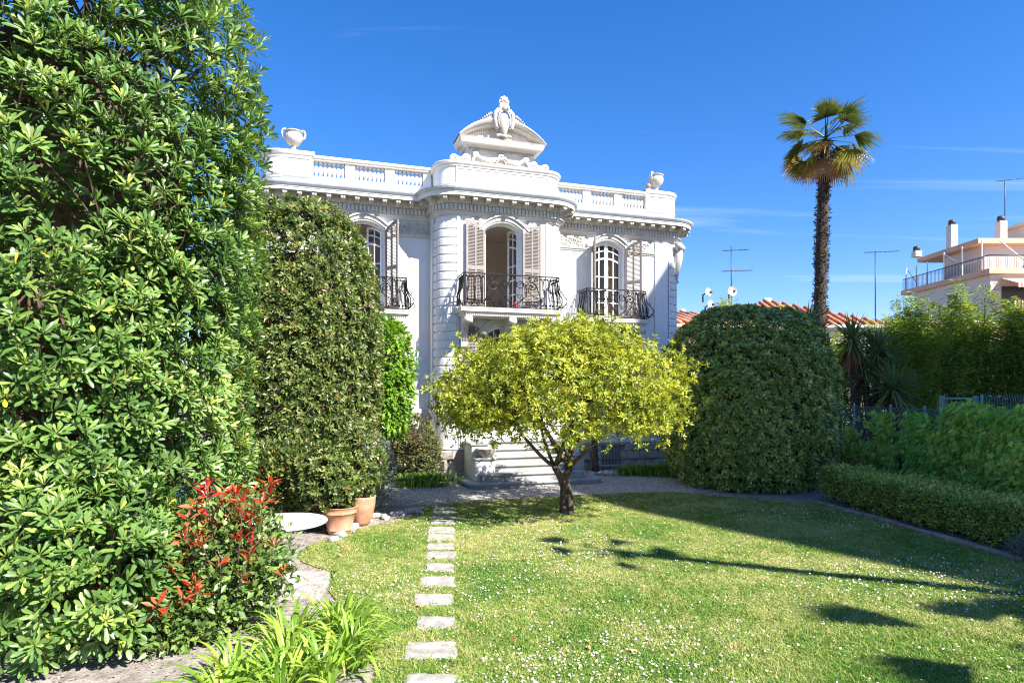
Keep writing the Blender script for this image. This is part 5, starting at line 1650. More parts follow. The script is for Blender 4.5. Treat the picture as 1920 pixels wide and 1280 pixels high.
bush('lavender_clump', 'grey blue low plant at the near end of the hedge foot', 'plant', (6.78, 8.0, 0.12), (0.22, 0.55, 0.20), M['silver'], 260, 9, 0.03, 0.06, 0.010, 2.0, 0.1, 8, 3, 0.5, 1.05, 0, 0.8, 0.7, 0.05, TP)

# ---- boundary wall with creeper, chain-link on top
wallr = empty('boundary_wall', (8.62, 12.0, 0), 0, None, 'low rendered boundary wall half hidden under creeper', 'wall')
m = MB(); m.bbox(0, 0.22, -8.0, 5.6, -0.05, 0.88, 0.02); m.build('wall_body', M['cheek'] if False else M['mortar'], wallr)
m = MB(); m.bbox(-0.03, 0.25, -8.0, 5.6, 0.882, 0.94, 0.015); m.build('coping', M['kerb'], wallr)
vine = empty('wall_creeper', (8.5, 11.0, 0), 0, None, 'lobed leaf creeper covering the boundary wall right of the fence', 'creeper')
off = np.array([8.5, 11.0, 0])
def creeper(n, ylo, yhi, zfun, lo=0.0, dens=None):
    y = RNG.uniform(ylo, yhi, n); z = RNG.random(n) ** 0.85 * zfun(y) + lo
    x = 8.52 - 0.10 * RNG.random(n) - 0.16 * np.sin(np.clip(z / np.maximum(zfun(y), .1), 0, 1) * PI) * (0.6 + 0.6 * np.sin(y * 2.3 + z * 3)) * 0.7
    return np.stack([x, y, z], 1)
def ztop(y): return np.where(y < 12.3, 1.86 + 0.06 * np.sin(y * 3.3), 0.95 + 0.35 * np.maximum(0, np.sin((y - 12.6) * 2.4)) + 0.25 * np.exp(-((y - 12.9) / 0.35) ** 2))
Pv = creeper(7200, 5.5, 12.5, ztop)
Pw = creeper(2600, 12.3, 16.6, ztop)
Pw = Pw[(Pw[:, 2] > 0.72 + 0.2 * np.sin(Pw[:, 1] * 2)) | (lump(Pw, 3, 2.2) > 0.12)]
Pt = creeper(900, 5.5, 12.5, ztop); Pt[:, 2] = ztop(Pt[:, 1]) + RNG.normal(size=len(Pt)) * 0.03; Pt[:, 0] += RNG.random(len(Pt)) * 0.35
Pv = np.r_[Pv, Pw, Pt]
# creeper climbing two fence posts
for (yy, h) in ((14.55, 1.75), (13.35, 1.70)):
    k = 130; z = 0.9 + (h - 0.9) * RNG.random(k); Pv = np.r_[Pv, np.stack([8.55 + RNG.normal(size=k) * 0.08, yy + RNG.normal(size=k) * (0.10 + 0.16 * (z - .9)), z], 1)]
C, D, N, LL, WW = cluster(Pv - off, np.tile([[-1.0, -0.1, 0.0]], (len(Pv), 1)), 3, 0.05, 0.10, 0.085, -0.75, 0.35, 0.55, 0.4, 0.25)
N = unit(np.tile([[-1.0, -0.25, 0.35]], (len(C), 1)) + rdirs(len(C)) * 0.5)
r = np.clip(0.42 + np.repeat(RNG.normal(size=len(Pv)) * 0.2, 3) + RNG.normal(size=len(C)) * 0.14, 0, 1)
leaves('foliage', C, D, N, LL, WW, r, M['vine'], vine, TL)
segs = []
for i in range(170):
    yy = RNG.uniform(8, 16.6); zz = RNG.uniform(0.05, 0.8)
    segs.append((branch_path(np.array([8.56, yy, zz]) - off, np.array([8.56 - RNG.uniform(0, .12), yy + RNG.normal() * .7, zz + RNG.uniform(-.1, .45)]) - off, 6, 0.08), 0.011, 0.005))
limb_set('stems', segs, M['twig'], vine, 4)
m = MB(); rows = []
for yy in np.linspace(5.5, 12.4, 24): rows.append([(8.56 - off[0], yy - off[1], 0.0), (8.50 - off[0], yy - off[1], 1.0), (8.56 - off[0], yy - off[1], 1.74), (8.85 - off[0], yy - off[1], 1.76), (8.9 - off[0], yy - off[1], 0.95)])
m.grid(rows); m.build('light_block_core', M['twig'], vine)  # closed brown backing added behind the creeper leaves to block light

# ---- palms: fan fronds on a fibrous trunk
def fan_frond(rdm, tone, size=1.0, nl=26, half=1.6):
    """fan of leaflets in the x-z plane, stalk along +x"""
    V = []; F = []; Rn = []
    pet = 0.74 * size; Lf = 0.66 * size
    def bend(x, y, z, dr):   # droop along x
        return (x, y, z - dr * x * x)
    dr = 0.34
    k0 = len(V)
    for (x, w) in ((0, 0.022), (pet, 0.012)):
        V += [bend(x, -w, 0, dr), bend(x, w, 0, dr), bend(x, 0, 0.02, dr)]; Rn += [tone * 0.8] * 3
    F += [(0, 3, 4, 1), (1, 4, 5, 2), (2, 5, 3, 0)]
    for i in range(nl):
        a = -half + 2 * half * i / (nl - 1)
        L = Lf * (0.78 + 0.22 * math.cos(a * 0.7)) * rdm.uniform(0.88, 1.06)
        w = 0.026 * size
        fold = 0.16 * abs(math.sin(a)) * size
        ca, sa = math.cos(a), math.sin(a)
        k = len(V)
        hang = rdm.uniform(0.05, 0.28)
        for (t, ww) in ((0.0, 0.35), (0.55, 1.0), (1.0, 0.12)):
            x = pet + ca * L * t; y = sa * L * t
            z = -fold * t * 0.8 - hang * L * max(0, t - 0.5) * 1.6
            V += [bend(x - sa * w * ww, y + ca * w * ww, z, dr), bend(x + sa * w * ww, y - ca * w * ww, z - 0.012 * size, dr)]
            tip = tone + 0.34 * max(0, t - 0.45) * rdm.uniform(0.3, 1.3)
            Rn += [min(1, tip)] * 2
        F += [(k, k + 1, k + 3, k + 2), (k + 2, k + 3, k + 5, k + 4)]
    return V, F, Rn
def palm(label, base, top, r0, r1, nf, size, seed, lean_mid=(0, 0), scales=900, spread=(1.15, 1.6)):
    rdm = random.Random(seed)
    base = np.array(base, float); top = np.array(top, float)
    p = empty('fan_palm', tuple(base), 0, None, label, 'palm')
    n = 26; path = []
    for i in range(n + 1):
        t = i / n; q = (top - base) * t; q[0] += lean_mid[0] * math.sin(PI * t); q[1] += lean_mid[1] * math.sin(PI * t); path.append(q)
    rad = [(r0 + (r1 - r0) * i / n) * (1 + rdm.uniform(-.07, .07)) for i in range(n + 1)]
    m = MB(); m.tube([tuple(q) for q in path], rad, 14); m.build('trunk', M['palm_trunk'], p)
    # old leaf bases: short ragged scales all over the trunk
    t = RNG.random(scales); a = RNG.random(scales) * 6.283
    idx = t * n; i0 = np.minimum(idx.astype(int), n - 1); fr = (idx - i0)[:, None]
    PA = np.array(path); ctr = PA[i0] * (1 - fr) + PA[i0 + 1] * fr
    rr = np.interp(t, np.linspace(0, 1, n + 1), rad)
    od = np.stack([np.cos(a), np.sin(a), np.zeros(scales)], 1)
    Cc = ctr + od * rr[:, None] * 0.94
    Dd = unit(od * 0.75 + np.array([0, 0, 0.5]) + rdirs(scales) * 0.55)
    leaves('leaf_bases', Cc, Dd, od + rdirs(scales) * .3, 0.10 + 0.06 * RNG.random(scales), 0.038, RNG.random(scales), M['palm_trunk'], p)
    for k in range(nf):
        u = k / (nf - 1)
        el = R(72) - u * R(118) + rdm.uniform(-.12, .12)
        az = k * 2.399 + rdm.uniform(-.2, .2)
        tone = 0.34 + (0.28 if u > 0.6 else 0.0) + rdm.uniform(-.12, .22) + (0.3 if u > 0.93 else 0)
        V, F, Rn = fan_frond(rdm, tone, size * rdm.uniform(0.86, 1.1), 26, rdm.uniform(*spread))
        me = bpy.data.meshes.new('frond'); me.from_pydata(V, [], F)
        at = me.attributes.new("rnd", 'FLOAT', 'POINT'); at.data.foreach_set("value", np.array(Rn, np.float32))
        me.materials.append(M['frond'])
        o = link_mesh('frond', me, p)
        tip = top - base
        o.matrix_local = Matrix.Translation(Vector(tip) + Vector((0, 0, 0.15 * (1 - u)))) @ Matrix.Rotation(az, 4, 'Z') @ Matrix.Rotation(-el, 4, 'Y') @ Matrix.Rotation(rdm.uniform(-.7, .7), 4, 'X')
    return p
palm('tall fan palm with shaggy dark trunk rising behind the dome shrub', (9.72, 20.0, 0), (9.96, 20.0, 10.15), 0.195, 0.155, 31, 1.02, 3, (-0.05, 0), 2200)
palm('slender leaning palm right of the lawn casting a long shadow', (8.6, 5.5, 0), (7.14, 3.81, 7.0), 0.12, 0.09, 10, 0.55, 5, (-0.05, 0), 300, (0.5, 0.9))
palm('short palm in the near right bed shading the lawn corner', (9.3, 1.5, 0), (8.85, 1.62, 4.9), 0.12, 0.10, 15, 1.15, 23, (0, 0), 300, (0.6, 0.9))

# ---- yuccas beside the palm
def yucca(label, base, heads):
    y_ = empty('yucca', tuple(base), 0, None, label, 'yucca', 'yuccas beside the palm')
    m = MB()
    for (hx, hy, hz, r, nl) in heads:
        m.tube(branch_path((0, 0, 0), (hx, hy, hz), 6, 0.05), [0.14, 0.13, 0.12, 0.11, 0.10, 0.09, 0.08], 8)
    m.build('trunk', M['palm_trunk'], y_)
    for (hx, hy, hz, r, nl) in heads:
        d = rdirs(nl * 2); d = d[d[:, 2] > -0.75][:nl]
        C = np.tile([[hx, hy, hz]], (len(d), 1)) + d * 0.06 + np.array([0, 0, 1.0]) * (RNG.random((len(d), 1)) * 0.30 - 0.15)
        N = unit(np.array([0, 0, 1.0]) + rdirs(len(d)) * 0.4)
        leaves('leaf_head', C, d, N, r * (0.8 + 0.3 * RNG.random(len(d))), 0.052, np.clip(0.45 + RNG.normal(size=len(d)) * 0.2, 0, .93), M['yucca'], y_, TP)
        k = nl // 4
        a = RNG.random(k) * 6.283; dd = unit(np.stack([np.cos(a) * 0.5, np.sin(a) * 0.5, -np.ones(k)], 1))
        C = np.stack([hx + np.cos(a) * 0.12, hy + np.sin(a) * 0.12, hz - 0.1 - RNG.random(k) * 0.5], 1)
        leaves('dry_skirt', C, dd, np.stack([np.cos(a), np.sin(a), np.zeros(k)], 1), r * 0.85, 0.05, RNG.random(k), M['yucca_dead'], y_, TP)
yucca('spiky yucca with several heads right of the palm trunk', (10.4, 18.6, 0), [(-0.35, 0, 3.75, 0.80, 190), (0.45, 0.1, 3.40, 0.92, 230), (0.55, -0.5, 2.25, 0.98, 230), (0.1, 0.2, 2.9, 0.85, 150)])
yucca('yucca head left of the palm trunk above the dome shrub', (9.1, 19.3, 0), [(-0.05, 0, 4.2, 0.75, 170), (-1.15, 0.6, 3.95, 0.6, 90)])

# ---- bamboo behind the fence
def bamboo(label, x, y, w, h, n, tone=0.0, dn=1.0):
    b = empty('bamboo_clump', (x, y, 0), 0, None, label, 'bamboo', 'bamboo clumps behind the fence')
    segs = []; Ps = []; Os = []
    for i in range(n):
        bx, by = RNG.normal() * w * 0.35, RNG.normal() * 0.7
        hh = h * RNG.uniform(0.62, 1.0) * (1 - 0.28 * min(1, abs(bx) / w))
        tx, ty = bx + RNG.normal() * 0.35, by + RNG.normal() * 0.3
        pts = [(bx, by, 0), (bx + (tx - bx) * .3, by + (ty - by) * .3, hh * 0.5), (bx + (tx - bx) * .7, by + (ty - by) * .7, hh * 0.8), (tx, ty, hh)]
        segs.append((pts, 0.022, 0.006))
        k = int(112 * dn)
        t = 1 - RNG.random(k) ** 1.35 * 0.93
        ax = np.interp(t, [0, .5, .8, 1], [p[0] for p in pts]); ay = np.interp(t, [0, .5, .8, 1], [p[1] for p in pts]); az = t * hh
        a = RNG.random(k) * 6.283; rad = (0.06 + 0.62 * (1 - t) ** 0.6 * RNG.random(k) ** .5)
        P = np.stack([ax + np.cos(a) * rad, ay + np.sin(a) * rad, az - 0.10 * rad], 1)
        Ps.append(P); Os.append(np.stack([np.cos(a), np.sin(a), np.full(k, 0.15)], 1))
    P = np.concatenate(Ps); O = np.concatenate(Os)
    C, D, N, LL, WW = cluster(P, O, 6, 0.085, 0.19, 0.023, -0.05, 0.8, 0.55, 0.35, 1.0)
    r = np.clip(0.5 + tone + np.repeat(RNG.normal(size=len(P)) * .12, 6) + RNG.normal(size=len(C)) * 0.16, 0, 1)
    limb_set('culms', segs, M['bamboo'], b, 4)
    leaves('foliage', C, D, N, LL, WW, r, M['bamboo'], b)
bamboo('dense bamboo clump directly right of the yuccas', 12.7, 20.6, 1.6, 5.4, 45)
bamboo('dense bamboo clump in the middle of the row behind the fence', 14.6, 20.8, 1.7, 5.8, 48)
bamboo('dense bamboo clump below the apartment wall', 16.0, 20.2, 1.5, 5.7, 42, 0.08)
bamboo('pale bamboo clump at the far right above the mesh fence', 17.6, 20.0, 1.5, 5.3, 42, 0.15)
bamboo('dark bamboo clump hidden behind the yuccas', 11.0, 21.5, 1.2, 4.6, 26)
bamboo('feathery bamboo tips left of the chimney antenna', 7.9, 24.5, 0.5, 6.1, 7, 0.15)
bamboo('yellowish bamboo tips behind the dome shrub near the palm', 10.3, 23.5, 0.6, 5.6, 8, 0.3)
bamboo('tall thin bamboo shoots between yucca and apartment block', 14.0, 23.5, 0.9, 6.0, 6, 0.1, 0.6)

# ---- red-tipped photinia
pho = empty('photinia', (-2.55, 5.85, 0), 0, None, 'small green shrub with bright red young leaves beside the white table', 'shrub')
off = np.array([-2.55, 5.85, 0])
P, O, U = shell(620, (-2.72, 5.88, 0.56), (0.55, 0.44, 0.55), 2.4, 0.40, 1.05, 0.12, 41, 3.0, 0.12, 0.5, 0.1)
Pq, Oq, Uq = shell(260, (-3.0, 5.5, 0.24), (0.46, 0.30, 0.28), 2.2, 0.4, 1.05, 0.12, 43, 3.0, 0.05, 0.5, 0.1)
P = np.r_[P, Pq]; O = np.r_[O, Oq]; U = np.r_[U, Uq]
C, D, N, LL, WW = cluster(P - off, O, 7, 0.05, 0.075, 0.040, 0.25, 0.8, 0.8)
leaves('foliage', C, D, N, LL, WW, np.clip(0.5 + RNG.normal(size=len(C)) * .22, 0, 1), M['photinia'], pho)
segs = []
tips = []
outer = np.argsort(-((O * unit(np.array([0.15, -0.75, 0.6]))).sum(1) + 0.8 * U + RNG.random(len(P)) * 0.5))
for k in range(46):
    if k < 18:
        tip = np.array([RNG.uniform(-0.30, 0.34), RNG.uniform(-0.45, 0.0), RNG.uniform(0.85, 1.42)])
    else:
        i = outer[(k - 18) * 7]; tip = P[i] - off + O[i] * 0.14 + np.array([0, -0.03, 0.07])
    segs.append((branch_path((0.05 * RNG.normal() - 0.1, 0.05 * RNG.normal(), 0), tip, 5, 0.05), 0.009, 0.004)); tips.append(tip)
for i in RNG.choice(len(P), 70, replace=False): segs.append((branch_path((0, 0, 0.02), P[i] - off, 5, 0.08), 0.008, 0.003))
limb_set('branches', segs, M['twig'], pho, 4)
rl = MB(); tv, tf = tpl_simple(0.5); rl.add([tuple(q) for q in tv], tf, True); red_me = rl.mesh('red_leaf', M['photinia_red'])
tips = np.array(tips)
tops = np.r_[tips, tips[:14] - np.array([0, 0, 0.09])]
C, D, N, LL, WW, t = whorl(tops, unit(np.array([0, 0, 1.0]) + RNG.normal(size=(len(tops), 3)) * .3), 5, 0.145, 0.048, 0.3, 1.25)
Du = unit(D); S_ = unit(np.cross(N, Du)); N2 = np.cross(Du, S_)
for i in range(min(300, len(C))):
    j = i if len(C) <= 300 else i
    o = bpy.data.objects.new('red_leaf', red_me); COL.objects.link(o); o.parent = pho
    mt = Matrix.Identity(4)
    for r_ in range(3):
        mt[r_][0] = Du[i][r_] * LL[i]; mt[r_][1] = S_[i][r_] * WW[i]; mt[r_][2] = N2[i][r_] * LL[i]; mt[r_][3] = C[i][r_]
    o.matrix_local = mt

# ---- daylily clumps, each strap leaf its own piece
def strap(n=7, bend=1.0, w=0.013):
    V = []; F = []
    for i in range(n + 1):
        t = i / n
        x = 0.75 * (t ** 1.5) * bend; z = (t - 0.52 * bend * t ** 2.6)
        ww = w * (1 - 0.15 * t) * (1 if t < 0.7 else max(0.03, (1 - t) / 0.3))
        V += [(x, -ww, z + ww * .5), (x, 0, z), (x, ww, z + ww * .5)]
    for i in range(n):
        F += [(3 * i, 3 * i + 1, 3 * i + 4, 3 * i + 3), (3 * i + 1, 3 * i + 2, 3 * i + 5, 3 * i + 4)]
    m = MB(); m.add(V, F, True); return m.mesh('strap_leaf', M['lily'])
straps = [strap(7, b, 0.021) for b in (0.45, 0.75, 1.0, 1.25)]
def lily(x, y, n, h, label, sp=0.13):
    c = empty('daylily', (x, y, 0), 0, None, label, 'daylily', 'daylily clumps at the left edge of the lawn')
    for i in range(n):
        a = random.random() * 6.283; s = h * random.uniform(0.65, 1.12)
        o = link_mesh('strap_leaf', random.choice(straps), c, (sp * random.random() * math.cos(a), sp * random.random() * math.sin(a), -0.01), (random.uniform(-.15, .15), random.uniform(-.1, .25), a + random.uniform(-.5, .5)), (s * random.uniform(.8, 1.1), s * 1.4, s))
LILY = [(-2.02, 4.40, 'at the bottom edge below the glossy shrub'), (-1.45, 5.62, 'nearest the lawn, farthest from the viewer'), (-1.60, 5.75, 'directly in front of the table foot'), (-1.92, 5.45, 'before the red tipped shrub'), (-1.42, 5.12, 'right in the middle of the lily row'),
        (-1.27, 5.08, 'closest to the stepping stones'), (-1.78, 4.98, 'in the second row from the front'), (-2.08, 4.78, 'farthest left beside the glossy shrub'), (-1.38, 4.68, 'at the bottom edge nearest the lawn'), (-1.66, 4.55, 'at the bottom edge left of the lowest clump')]
for (x, y, w) in LILY: lily(x, y, 54, 0.52, 'yellow green daylily clump ' + w)

def far_straps(name, label, x, y, w, dpt, n, h, mat, group=None):
    o = empty(name, (x, y, 0), 0, None, label, 'plant', group)
    V = []; F = []; Rn = []
    for i in range(n):
        cx_, cy_ = RNG.normal() * w, RNG.normal() * dpt
        a = RNG.random() * 6.283; hh = h * RNG.uniform(.6, 1.15); bd = RNG.uniform(.35, .8); wd = 0.014
        ca, sa = math.cos(a), math.sin(a); k = len(V); rv = RNG.random()
        for t, ww in ((0, 1), (.4, 1), (.75, .8), (1, .1)):
            r_ = bd * hh * t ** 1.6; z = hh * (t - 0.45 * t ** 2.6)
            V += [(cx_ + ca * r_ - sa * wd * ww, cy_ + sa * r_ + ca * wd * ww, z), (cx_ + ca * r_ + sa * wd * ww, cy_ + sa * r_ - ca * wd * ww, z)]; Rn += [rv] * 2
        F += [(k, k + 1, k + 3, k + 2), (k + 2, k + 3, k + 5, k + 4), (k + 4, k + 5, k + 7, k + 6)]
    me = bpy.data.meshes.new('strap_leaves'); me.from_pydata(V, [], F)
    at = me.attributes.new("rnd", 'FLOAT', 'POINT'); at.data.foreach_set("value", np.array(Rn, np.float32)); me.materials.append(mat)
    ob = link_mesh('strap_leaves', me, o); ob["kind"] = 'stuff'
far_straps('strap_leaf_clump', 'sunlit strap leaf clump at the left foot of the villa bay', -2.12, 14.75, 0.32, 0.14, 520, 0.52, M['lily_far'])
far_straps('strap_leaf_clump', 'shaded strap leaf bed under the cellar window', 3.35, 16.75, 0.30, 0.12, 380, 0.45, M['lily_far'])
far_straps('strap_leaf_clump', 'shaded strap leaf bed beside the dome shrub foot', 4.1, 16.6, 0.32, 0.2, 480, 0.55, M['lily_far'])

# ---- agave
ag = empty('agave', (-2.72, 13.0, 0), 0, None, 'blue grey agave with broad pointed leaves beside the silver shrub', 'agave')
for i in range(15):
    a = i * 2.399; el = R(20 + 55 * ((i * 7) % 15) / 15); L_ = 0.75
    m = MB(); rows = []
    for j in range(7):
        t = j / 6; w = 0.075 * math.sin(PI * (0.22 + 0.78 * t) ** 0.9) + 0.002; z = -0.10 * math.sin(PI * t) * 0 - 0.12 * t * t
        rows.append([(t * L_, -w, z + w * .55), (t * L_, 0, z), (t * L_, w, z + w * .55)])
    m.grid(rows); o = m.build('leaf', M['agave'], ag, (0, 0, 0.25), (0, -el, a))
m = MB(); m.tube([(0, 0, -0.02), (0, 0, 0.28)], 0.09, 8); m.build('stem', M['bark'], ag)

# ---- slim trunk right of the stairs
sm = empty('slim_palm_trunk', vw(2.72, -0.55, 0), 0, None, 'slim dark tree trunk against the basement right of the stairs', 'tree')
m = MB(); m.tube([(0.02, 0, -0.03), (0.0, 0, 0.2), (-0.02, 0, 0.8), (0, 0, 1.5), (0.03, 0, 2.3)], [0.13, 0.095, 0.085, 0.08, 0.06], 9); m.build('trunk', M['bark'], sm)
Pc, Oc, _ = shell(160, (0.03, 0, 2.35), (0.55, 0.5, 0.4), 2, 0.4, 1.05, 0.1, 66, 3, 0.0, 1.0)
C, D, N, LL, WW = cluster(Pc, Oc, 10, 0.05, 0.09, 0.035)
leaves('crown', C, D, N, LL, WW, np.clip(.3 + RNG.normal(size=len(C)) * .15, 0, 1), M['citrus'], sm)

# ================================================================== GARDEN OBJECTS
# ---- white metal table
tb = empty('garden_table', (-2.66, 7.30, 0), 0.3, None, 'round white metal garden table on a stone slab', 'table')
m = MB(); m.lathe([(0.0, 0.690), (0.46, 0.690), (0.49, 0.680), (0.50, 0.690), (0.50, 0.702), (0.49, 0.712), (0.0, 0.714)], 48); m.build('table_top', M['white_metal'], tb)
for k in range(3):
    a = k * 2.094 + 0.5
    ca, sa = math.cos(a), math.sin(a)
    m = MB(); m.tube([(0.20 * ca, 0.20 * sa, 0.69), (0.10 * ca, 0.10 * sa, 0.58), (0.085 * ca, 0.085 * sa, 0.35), (0.085 * ca, 0.085 * sa, 0.14), (0.07 * ca, 0.07 * sa, 0.09)], 0.014, 7); m.build('leg', M['white_metal'], tb)
    m = MB(); m.prism([(0.0, 0.03), (0.05, 0.10), (0.12, 0.09), (0.22, 0.05), (0.34, 0.035), (0.36, 0.012), (0.33, 0.003), (0.2, 0.015), (0.05, 0.02)], -0.022, 0.022, 'y')
    o = m.build('foot', M['white_metal'], tb, (0, 0, 0), (0, 0, a + 0.5))
m = MB(); m.lathe([(0.11, 0.33), (0.13, 0.335), (0.13, 0.345), (0.11, 0.35)], 20); m.build('ring', M['white_metal'], tb)
fl = empty('table_slab', (-2.6, 7.2, 0), 0.1, None, 'broad grey stone slab under the white table', 'slab')
m = MB(); m.bbox(-0.62, 0.50, -0.52, 0.50, -0.015, 0.006, 0.004); m.build('flagstone', M['slab'], fl)
m = MB(); m.bbox(-1.5, -0.66, -0.40, 0.45, -0.015, 0.004, 0.004); m.build('flagstone', M['slab'], fl)

# ---- terracotta pots with shrubs
def pot(x, y, r, h, ring, label):
    p = empty('terracotta_pot', (x, y, 0), 0, None, label, 'pot', 'terracotta pots by the rock edging')
    prof = [(r * 0.62, 0.0), (r * 0.66, 0.02), (r * 0.68, 0.05)]
    if ring: prof += [(r * 0.72, 0.055), (r * 0.72, 0.075), (r * 0.70, 0.08), (r * 0.92, h * 0.74), (r * 0.97, h * 0.76), (r * 1.0, h * 0.78), (r * 0.97, h * 0.80), (r * 1.02, h * 0.97), (r * 1.06, h * 0.985), (r * 1.06, h), (r * 0.96, h), (r * 0.9, h * 0.85)]
    else: prof = [(r * 0.45, 0), (r * 0.60, 0.05), (r * 0.82, h * 0.35), (r * 0.97, h * 0.7), (r * 1.02, h * 0.95), (r * 1.05, h), (r * 0.97, h), (r * 0.9, h * 0.8)]
    m = MB(); m.lathe(prof, 28); m.build('pot_body', M['terracotta'], p)
    m = MB(); m.lathe([(r * 0.93, h * 0.88), (0.0, h * 0.9)], 18); m.build('soil', M['soil'], p)
pot(-2.70, 9.85, 0.27, 0.42, True, 'terracotta pot with raised rings, nearer of the two pots')
pot(-2.50, 10.45, 0.23, 0.48, False, 'smooth rounded terracotta pot behind the ringed pot')
bush('potted_shrub', 'dark leafy shrub growing from the ringed terracotta pot', 'shrub', (-2.95, 9.95, 0.82), (0.55, 0.45, 0.50), M['privet'], 620, 10, 0.05, 0.085, 0.040, 2.2, 0.1, 51, 3.0, 0.5, 1.05, 0.0, 0.3, 0.8, 0.08, twigs=90, tone=0.17, zmin=0.40, tmean=0.48, wh=True)
bush('potted_shrub', 'leafy shrub growing from the smooth terracotta pot', 'shrub', (-2.56, 10.5, 1.05), (0.42, 0.42, 0.62), M['privet'], 420, 10, 0.05, 0.08, 0.038, 2.2, 0.1, 57, 3.0, 0.5, 1.05, 0.0, 0.3, 0.8, 0.08, twigs=60, tone=0.17, zmin=0.46, tmean=0.48, wh=True)
bush('low_shrub', 'low dark shrub behind the white table at the privet foot', 'shrub', (-3.75, 10.3, 0.55), (0.85, 0.5, 0.75), M['privet'], 900, 10, 0.05, 0.09, 0.042, 2.3, 0.1, 61, 3.0, 0.7, 1.05, 0.7, 0.3, 0.8, 0.08, twigs=60, tone=0.2, tmean=0.5)

# ---- rocks edging beds
def rock(x, y, r, label, group, h=0.6):
    m = MB(); rows = []
    sd = random.randint(0, 9999)
    for j in range(7):
        t = PI * j / 6
        dd = np.array([[math.sin(t) * math.cos(2 * PI * i / 9), math.sin(t) * math.sin(2 * PI * i / 9), -math.cos(t)] for i in range(9)])
        k = 1 + 0.22 * lump(dd, sd, 2.2)
        q = dd * k[:, None] * np.array([r * 1.15, r * 0.9, r * h])
        rows.append([tuple(p) for p in q])
    m.grid(rows, closed=True, smooth=False)
    o = m.build('edging_rock', M['rock'], None, (x, y, r * h * 0.45), (0, 0, random.random() * 6))
    tag(o, label, 'rock', group); return o
ORD = ['first', 'second', 'third', 'fourth', 'fifth', 'sixth', 'seventh', 'eighth', 'ninth', 'tenth', 'eleventh']
for k, (px, py) in enumerate([(625, 1014), (640, 1006), (652, 996), (664, 988), (690, 978), (705, 970), (722, 972), (738, 966), (752, 964), (768, 960), (782, 962)]):
    x, y = gp(px, py); rock(x, y, random.uniform(0.07, 0.13), ORD[k] + ' pale limestone rock of the edging beside the terracotta pots', 'rocks edging the bed by the pots')
for k in range(9):
    p = vw(2.35 + 0.24 * k, -1.15 + 0.06 * math.sin(k * 2), 0); rock(p[0], p[1], random.uniform(0.09, 0.14), ORD[k] + ' shaded grey rock from the stairs along the plant bed', 'rocks edging the bed by the stairs', 0.75)

# ---- fallen leaves
for k in range(22):
    px, py = random.uniform(560, 1500), random.uniform(975, 1230)
    if k < 8: px, py = random.uniform(620, 800), random.uniform(985, 1060)
    x, y = gp(px, py)
    if not inside(LAWN_D, np.array([[x, y]]))[0]: continue
    m = MB(); tv, tf = TL; m.add([(q[0] * 0.075, q[1] * 0.06, 0.012 * math.sin(q[0] * 4 + q[1] * 5)) for q in tv], tf)
    o = m.build('fallen_leaf', M['dry_leaf'], None, (x, y, 0.035), (random.uniform(-.4, .4), random.uniform(-.4, .4), random.random() * 6.28), (1, 1, 1))
    tag(o, 'dry brown leaf fallen on the lawn', 'leaf', 'dry leaves fallen on the lawn')

# ---- chain link fence, gate and mesh panels
fence = empty('chain_link_fence', (8.73, 14.5, 0), 0, None, 'teal chain link fence above the low wall behind the dome shrub', 'fence')
m = MB(); y0, y1, z0, z1 = -2.4, 3.1, 0.94, 1.84
p_ = 0.12
k = y0 - (z1 - z0)
while k < y1:
    for sg in (1, -1):
        a = (k, z0) if sg > 0 else (k, z1); b_ = (k + (z1 - z0), z1) if sg > 0 else (k + (z1 - z0), z0)
        (ya, za), (yb, zb) = a, b_
        if ya < y0: za += (y0 - ya) * (1 if sg > 0 else -1); ya = y0
        if yb > y1: zb -= (yb - y1) * (1 if sg > 0 else -1); yb = y1
        if yb - ya > 0.02: m.tube([(0.006 * sg, ya, za), (0.006 * sg, yb, zb)], 0.005, 3)
    k += p_
o = m.build('wire_mesh', M['fence'], fence); o["kind"] = 'stuff'
for yy in (-2.4, -1.15, 0.05, 1.6, 3.1):
    m = MB(); m.tube([(0.02, yy, 0.9), (0.02, yy, 1.92)], 0.024, 8); m.build('post', M['fence'], fence)
m = MB(); m.tube([(0, y0, z1), (0, y1, z1)], 0.005, 4); m.build('line_wire', M['fence'], fence)
gate = empty('garden_gate', (10.15, 14.3, 0), -0.1, None, 'teal metal gate with vertical bars above the creeper', 'gate')
for x in (-0.36, 0.36):
    m = MB(); m.bbox(x - 0.04, x + 0.04, -0.04, 0.04, 0, 2.12, 0.008); m.build('post', M['fence'], gate)
m = MB(); m.bbox(-0.32, 0.32, -0.02, 0.02, 2.04, 2.08, 0.005); m.build('rail', M['fence'], gate)
m = MB(); m.bbox(-0.32, 0.32, -0.02, 0.02, 0.9, 0.94, 0.005); m.build('rail', M['fence'], gate)
for i in range(6):
    x = -0.26 + 0.104 * i; m = MB(); m.tube([(x, 0, 0.92), (x, 0, 2.05)], 0.009, 5); m.build('bar', M['fence'], gate)
mesh_f = empty('mesh_fence', (11.6, 14.0, 0), -0.1, None, 'teal wire mesh fence with bent tops right of the gate', 'fence')
for (x0, n, nm) in ((-1.02, 50, 'panel'), (-2.0, 5, 'panel')):
    m = MB()
    for i in range(n):
        x = x0 + i * 0.055
        m.tube([(x, 0, 0.5), (x, 0, 1.55), (x, 0.10, 1.70), (x, 0, 1.85), (x, 0.02, 2.08), (x, 0.06, 2.16)], 0.0055, 4)
    for z in (0.6, 1.2, 1.86): m.tube([(x0, 0, z), (x0 + (n - 1) * 0.055, 0, z)], 0.005, 4)
    o = m.build('wire_panel', M['fence'], mesh_f); o["kind"] = 'stuff'
